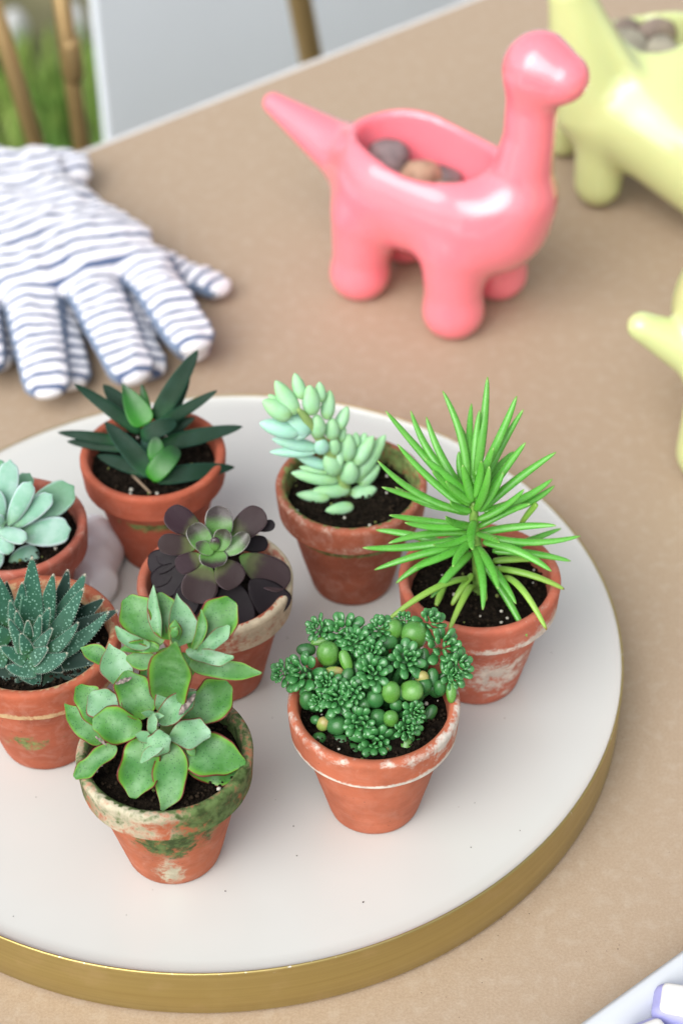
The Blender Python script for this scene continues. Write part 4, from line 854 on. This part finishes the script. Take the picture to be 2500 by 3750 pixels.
# ------------------------------------------------------------------ striped gloves
def D(x, y, z): return at(x*1.5944, y*1.5944, z)
def glovemat():
    m, t, b = newmat('striped_knit'); g = G(t)
    s_ = g.attr('stripe'); f = g.math('FRACT', g.math('ADD', s_, g.math('MULTIPLY', g.math('SUBTRACT', g.noise(90, 3), .5), .10)))
    tri = g.math('ABSOLUTE', g.math('SUBTRACT', f, .5))
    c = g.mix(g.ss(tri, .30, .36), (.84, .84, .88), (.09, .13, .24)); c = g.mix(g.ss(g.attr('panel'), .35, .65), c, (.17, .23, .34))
    g.put(b.inputs['Base Color'], c); b.inputs['Roughness'].default_value = .95; b.inputs['Specular IOR Level'].default_value = .2; b.inputs['Sheen Weight'].default_value = .3
    g.put(b.inputs['Normal'], g.bump(g.noise(900, 4), .6, .0008)); return m
M['glove'] = glovemat()
def glove(name, label, palm, fingers, z0, cuff, gus=(), h=.2, per=1.0, seed=0):
    """palm/fingers/cuff: capsules (p, q, r1, r2) lying on the table at height z0"""
    caps = palm+fingers+cuff; al = np.array([[*p_, *q_] for p_, q_, _, _ in caps]); pts = np.vstack([al[:, :3], al[:, 3:]])
    lo = pts.min(0)-3.2; hi = pts.max(0)+3.2; lo[2] = z0-.3; hi[2] = z0+4.2
    FL = .38
    def f(X, Y, Zz):
        d = None
        for (p_, q_, r1, r2) in palm:
            e = cone(X, Y, Zz, p_, q_, r1, r2, (1, 1, FL)); d = e if d is None else smin(d, e, 1.0)
        for (p_, q_, r1, r2) in cuff: d = smin(d, cone(X, Y, Zz, p_, q_, r1, r2, (1, 1, .45)), .35)
        fd = None
        for (p_, q_, r1, r2) in fingers:
            e = cone(X, Y, Zz, p_, q_, r1, r2, (1, 1, .54)); fd = e if fd is None else np.minimum(fd, e)
        d = smin(d, fd, .35)
        for (p_, q_, r1, r2) in gus: d = smin(d, cone(X, Y, Zz, p_, q_, r1, r2, (1, 1, .7)), .15)
        return d*.7
    V, Fc = surfnet(f, lo, hi, h)
    # stripe coordinate: measured along each finger and along the palm, blended at the knuckles
    X, Y, Zz = V.T; W_ = []; Sv = []; base_p = palm[0][0]; axp = unit(palm[0][1]-palm[0][0])
    for j, (p_, q_, r1, r2) in enumerate(caps):
        isf = len(palm) <= j < len(palm)+len(fingers)
        dist = cone(X, Y, Zz, p_, q_, r1, r2, (1, 1, .6)); ax = unit(q_-p_)*1.2 if isf else axp
        W_.append(np.exp(-np.clip(dist+1, -1, 9)*3.0)); Sv.append((V-p_)@ax+(p_-base_p)@axp)
    W_ = np.array(W_); Sv = np.array(Sv); st_ = (W_*Sv).sum(0)/(W_.sum(0)+1e-12)
    wr = fnoise(V, .30, seed)*.45+fnoise(V, .8, seed+2)*.08; st_ = (st_+wr)/per
    me_n = np.zeros_like(V)
    for k in range(4):
        a_, b_2, c_ = V[Fc[:, k]], V[Fc[:, (k+1) % 4]], V[Fc[:, (k+3) % 4]]; nn = np.cross(b_2-a_, c_-a_); np.add.at(me_n, Fc[:, k], nn)
    me_n /= np.linalg.norm(me_n, axis=1)[:, None]+1e-9
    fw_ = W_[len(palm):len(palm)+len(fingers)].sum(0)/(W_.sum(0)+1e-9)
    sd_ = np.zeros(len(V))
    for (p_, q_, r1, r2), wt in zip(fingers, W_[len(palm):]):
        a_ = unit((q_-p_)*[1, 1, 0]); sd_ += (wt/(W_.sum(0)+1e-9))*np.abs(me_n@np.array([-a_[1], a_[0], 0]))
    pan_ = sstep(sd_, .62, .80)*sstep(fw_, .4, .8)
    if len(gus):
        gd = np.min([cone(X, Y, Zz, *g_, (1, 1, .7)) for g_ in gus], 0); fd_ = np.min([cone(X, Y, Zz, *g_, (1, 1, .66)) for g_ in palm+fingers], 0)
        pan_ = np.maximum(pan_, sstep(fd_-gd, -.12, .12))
    V = V+me_n*(.075*np.cos(2*math.pi*(st_)))[:, None]*-1*np.clip(me_n[:, 2:3]+.4, 0, 1)
    V[:, 2] += (.26*fnoise(V, .45, seed+7)+.20*(1-2*np.abs(fnoise(V*[1, .6, 1], .55, seed+11)))+.06*fnoise(V, 1.6, seed+8))*sstep(V[:, 2]-z0, .3, 1)
    V[:, 2] = np.maximum(V[:, 2], z0+.02*0+.01)
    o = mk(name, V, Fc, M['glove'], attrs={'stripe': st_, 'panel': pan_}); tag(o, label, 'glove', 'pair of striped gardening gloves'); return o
zt = TZ+2.3
z1 = TZ+.9
palm = [(D(80, 470, zt), D(170, 580, zt), 3.1, 4.0), (D(20, 500, zt), D(50, 610, zt), 3.6, 3.6), (D(120, 480, zt), D(265, 560, zt), 1.8, 2.2)]
fing = [(D(325, 605, zt), D(438, 778, zt-.2), 1.6, 1.35), (D(200, 640, zt), D(298, 845, zt-.4), 1.65, 1.35), (D(65, 660, zt), D(108, 875, zt-.5), 1.65, 1.35), (D(-60, 700, zt), D(-35, 830, zt-.3), 1.5, 1.2)]
cuf = [(D(-40, 372, zt+.3), D(95, 372, zt+.3), 1.3, 1.2), (D(-40, 400, zt+.1), D(105, 400, zt+.1), 1.3, 1.2), (D(-20, 440, zt), D(80, 445, zt), 2.2, 1.9)]
G0 = TZ+1.15
def gusset(fs):
    o = []
    for p_, q_, r1, r2 in fs: o.append((p_+np.array([1.0, -.1, -.7]), p_*.22+q_*.78+np.array([.75, 0, -.75]), 1.15, .9))
    return o
palm2 = [(D(100, 470, z1), D(190, 590, z1), 3.0, 3.8), (D(50, 520, z1), D(80, 620, z1), 3.4, 3.6)]
fing2 = [(D(330, 600, z1), D(490, 658, z1), 1.35, 1.05), (D(320, 650, z1), D(440, 800, z1), 1.4, 1.1), (D(250, 680, z1), D(335, 840, z1), 1.5, 1.2), (D(110, 710, z1), D(160, 860, z1), 1.6, 1.25), (D(-30, 700, z1), D(-10, 820, z1), 1.5, 1.2)]
cuf2 = [(D(60, 425, z1+.2), D(135, 430, z1+.2), 2.0, 1.6), (D(70, 395, z1+.5), D(168, 400, z1+.5), 1.3, 1.2), (D(70, 370, z1+.7), D(172, 374, z1+.7), 1.1, 1.0)]
glove('striped_glove', 'blue and white striped glove lying on top, its fingers spread towards the pots', palm, fing, G0, cuf, gusset(fing[:3]), seed=1)
glove('striped_glove', 'striped glove underneath, only one slim finger and fingertips poking out', palm2, fing2, TZ, cuf2, seed=4)

# ------------------------------------------------------------------ white lobed piece between the left pots
def S(x, y): return (x/3.136, y/3.136+1900)
def blob(X, Y, Zz):
    d = None
    for (x, y, z, r) in ((1090, 250, 1.0, 1.1), (1190, 360, 1.0, 1.0), (1090, 520, .9, 1.15), (1130, 720, .75, .95), (940, 380, .9, 1.3), (1060, 830, .7, .85), (960, 620, .8, 1.2)):
        P = at(*S(x, y), z); e = ell(X, Y, Zz, P, (r, r, r*1.3)); d = e if d is None else smin(d, e, .35)
    return smax(d, -(Zz-.02), .1)
P = at(*S(1050, 550), .6)
V, Fc = surfnet(blob, (P[0]-4, P[1]-5, -.3), (P[0]+4, P[1]+5, 3.2), .09)
tag(mk('white_dish', V, Fc, M['white_cer']), 'small white lobed ceramic piece on the tray between the left pots', 'ceramic dish')

# ------------------------------------------------------------------ white serving tray and handled tools at the lower right
a0 = at(2129, 3750, TZ+1.6); b0 = at(2500, 3484, TZ+1.6); e1 = unit((b0-a0)*[1, 1, 0]); e2 = np.array([e1[1], -e1[0], 0])
wc = a0+e1*6+e2*8.0; wc[2] = TZ
def rrect(hx, hy, r, z, n=8):
    out = []
    for (sx, sy, a) in ((1, 1, 0), (-1, 1, 90), (-1, -1, 180), (1, -1, 270)):
        for k in range(n+1):
            t = math.radians(a+90*k/n); out.append(wc+e1*(sx*(hx-r)+r*math.cos(t))+e2*(-(sy*(hy-r)+r*math.sin(t)))+np.array([0, 0, z]))
    return out
rings = [(13.2, 6.6, 1.6, .02), (13.5, 6.9, 1.9, .1), (14.3, 7.7, 2.2, 1.2), (14.5, 7.95, 2.3, 1.55), (14.5, 8.0, 2.3, 1.68), (14.3, 7.8, 2.2, 1.74), (14.0, 7.5, 2.1, 1.66), (13.6, 7.1, 2.0, 1.2), (13.2, 6.7, 1.8, .6), (12.6, 6.1, 1.6, .36), (11.5, 5, 1.3, .32)]
V = []; 
for r_ in rings: V += rrect(*r_)
m_ = 36; Fc = [(i*m_+k, i*m_+(k+1) % m_, (i+1)*m_+(k+1) % m_, (i+1)*m_+k) for i in range(len(rings)-1) for k in range(m_)]
Fc.append(tuple(range(m_))[::-1]); Fc.append(tuple((len(rings)-1)*m_+k for k in range(m_)))
tag(mk('serving_tray', V, Fc, M['white_plastic']), 'white rectangular tray with raised rim at the lower right corner', 'tray')
def handle(p_, q_, wd, hh, lab):
    d_ = unit((q_-p_)*[1, 1, 0]); s_ = np.array([-d_[1], d_[0], 0]); L_ = np.linalg.norm(q_-p_)
    def bar(X, Y, Zz, l0, l1, w_, z0_, z1_, r_):
        u = (X-p_[0])*d_[0]+(Y-p_[1])*d_[1]; v = (X-p_[0])*s_[0]+(Y-p_[1])*s_[1]; zz = Zz-p_[2]
        w2 = w_*(1+.10*np.sin(u*1.1)); qx = np.abs(u-(l0+l1)/2)-(l1-l0)/2+r_; qy = np.abs(v)-w2+r_; qz = np.abs(zz-(z0_+z1_)/2)-(z1_-z0_)/2+r_
        return (np.sqrt(np.maximum(qx, 0)**2+np.maximum(qy, 0)**2+np.maximum(qz, 0)**2)+np.minimum(np.maximum(qx, np.maximum(qy, qz)), 0)-r_)*.8
    lo = np.minimum(p_, q_)-wd*1.8; hi = np.maximum(p_, q_)+wd*1.8
    V, Fc = surfnet(lambda X, Y, Zz: bar(X, Y, Zz, 0, L_, wd, -.55, .45, .42), lo, hi, .1); o = empty('garden_trowel', (p_[0], p_[1], p_[2]-.55), lab, 'garden tool', 'lavender handled garden tools')
    mk('handle', V, Fc, M['lavender'], o)
    V, Fc = surfnet(lambda X, Y, Zz: bar(X, Y, Zz, .28, L_+.3, wd*.80, .1, .62, .22), lo, hi+.4, .09); mk('grip_inlay', V, Fc, M['grip'], o)
zt_ = TZ+1.5
p1 = at(2388, 3668, zt_); q1 = at(2880, 3760, zt_)
handle(p1, q1, .82, .8, 'lavender handle with white grip, the upper one lying in the white tray')
p2 = at(2345, 3748, zt_-.1); q2 = at(2560, 4080, zt_-.1)
handle(p2, q2, .75, .75, 'lavender handle with white grip, cut off by the bottom edge')
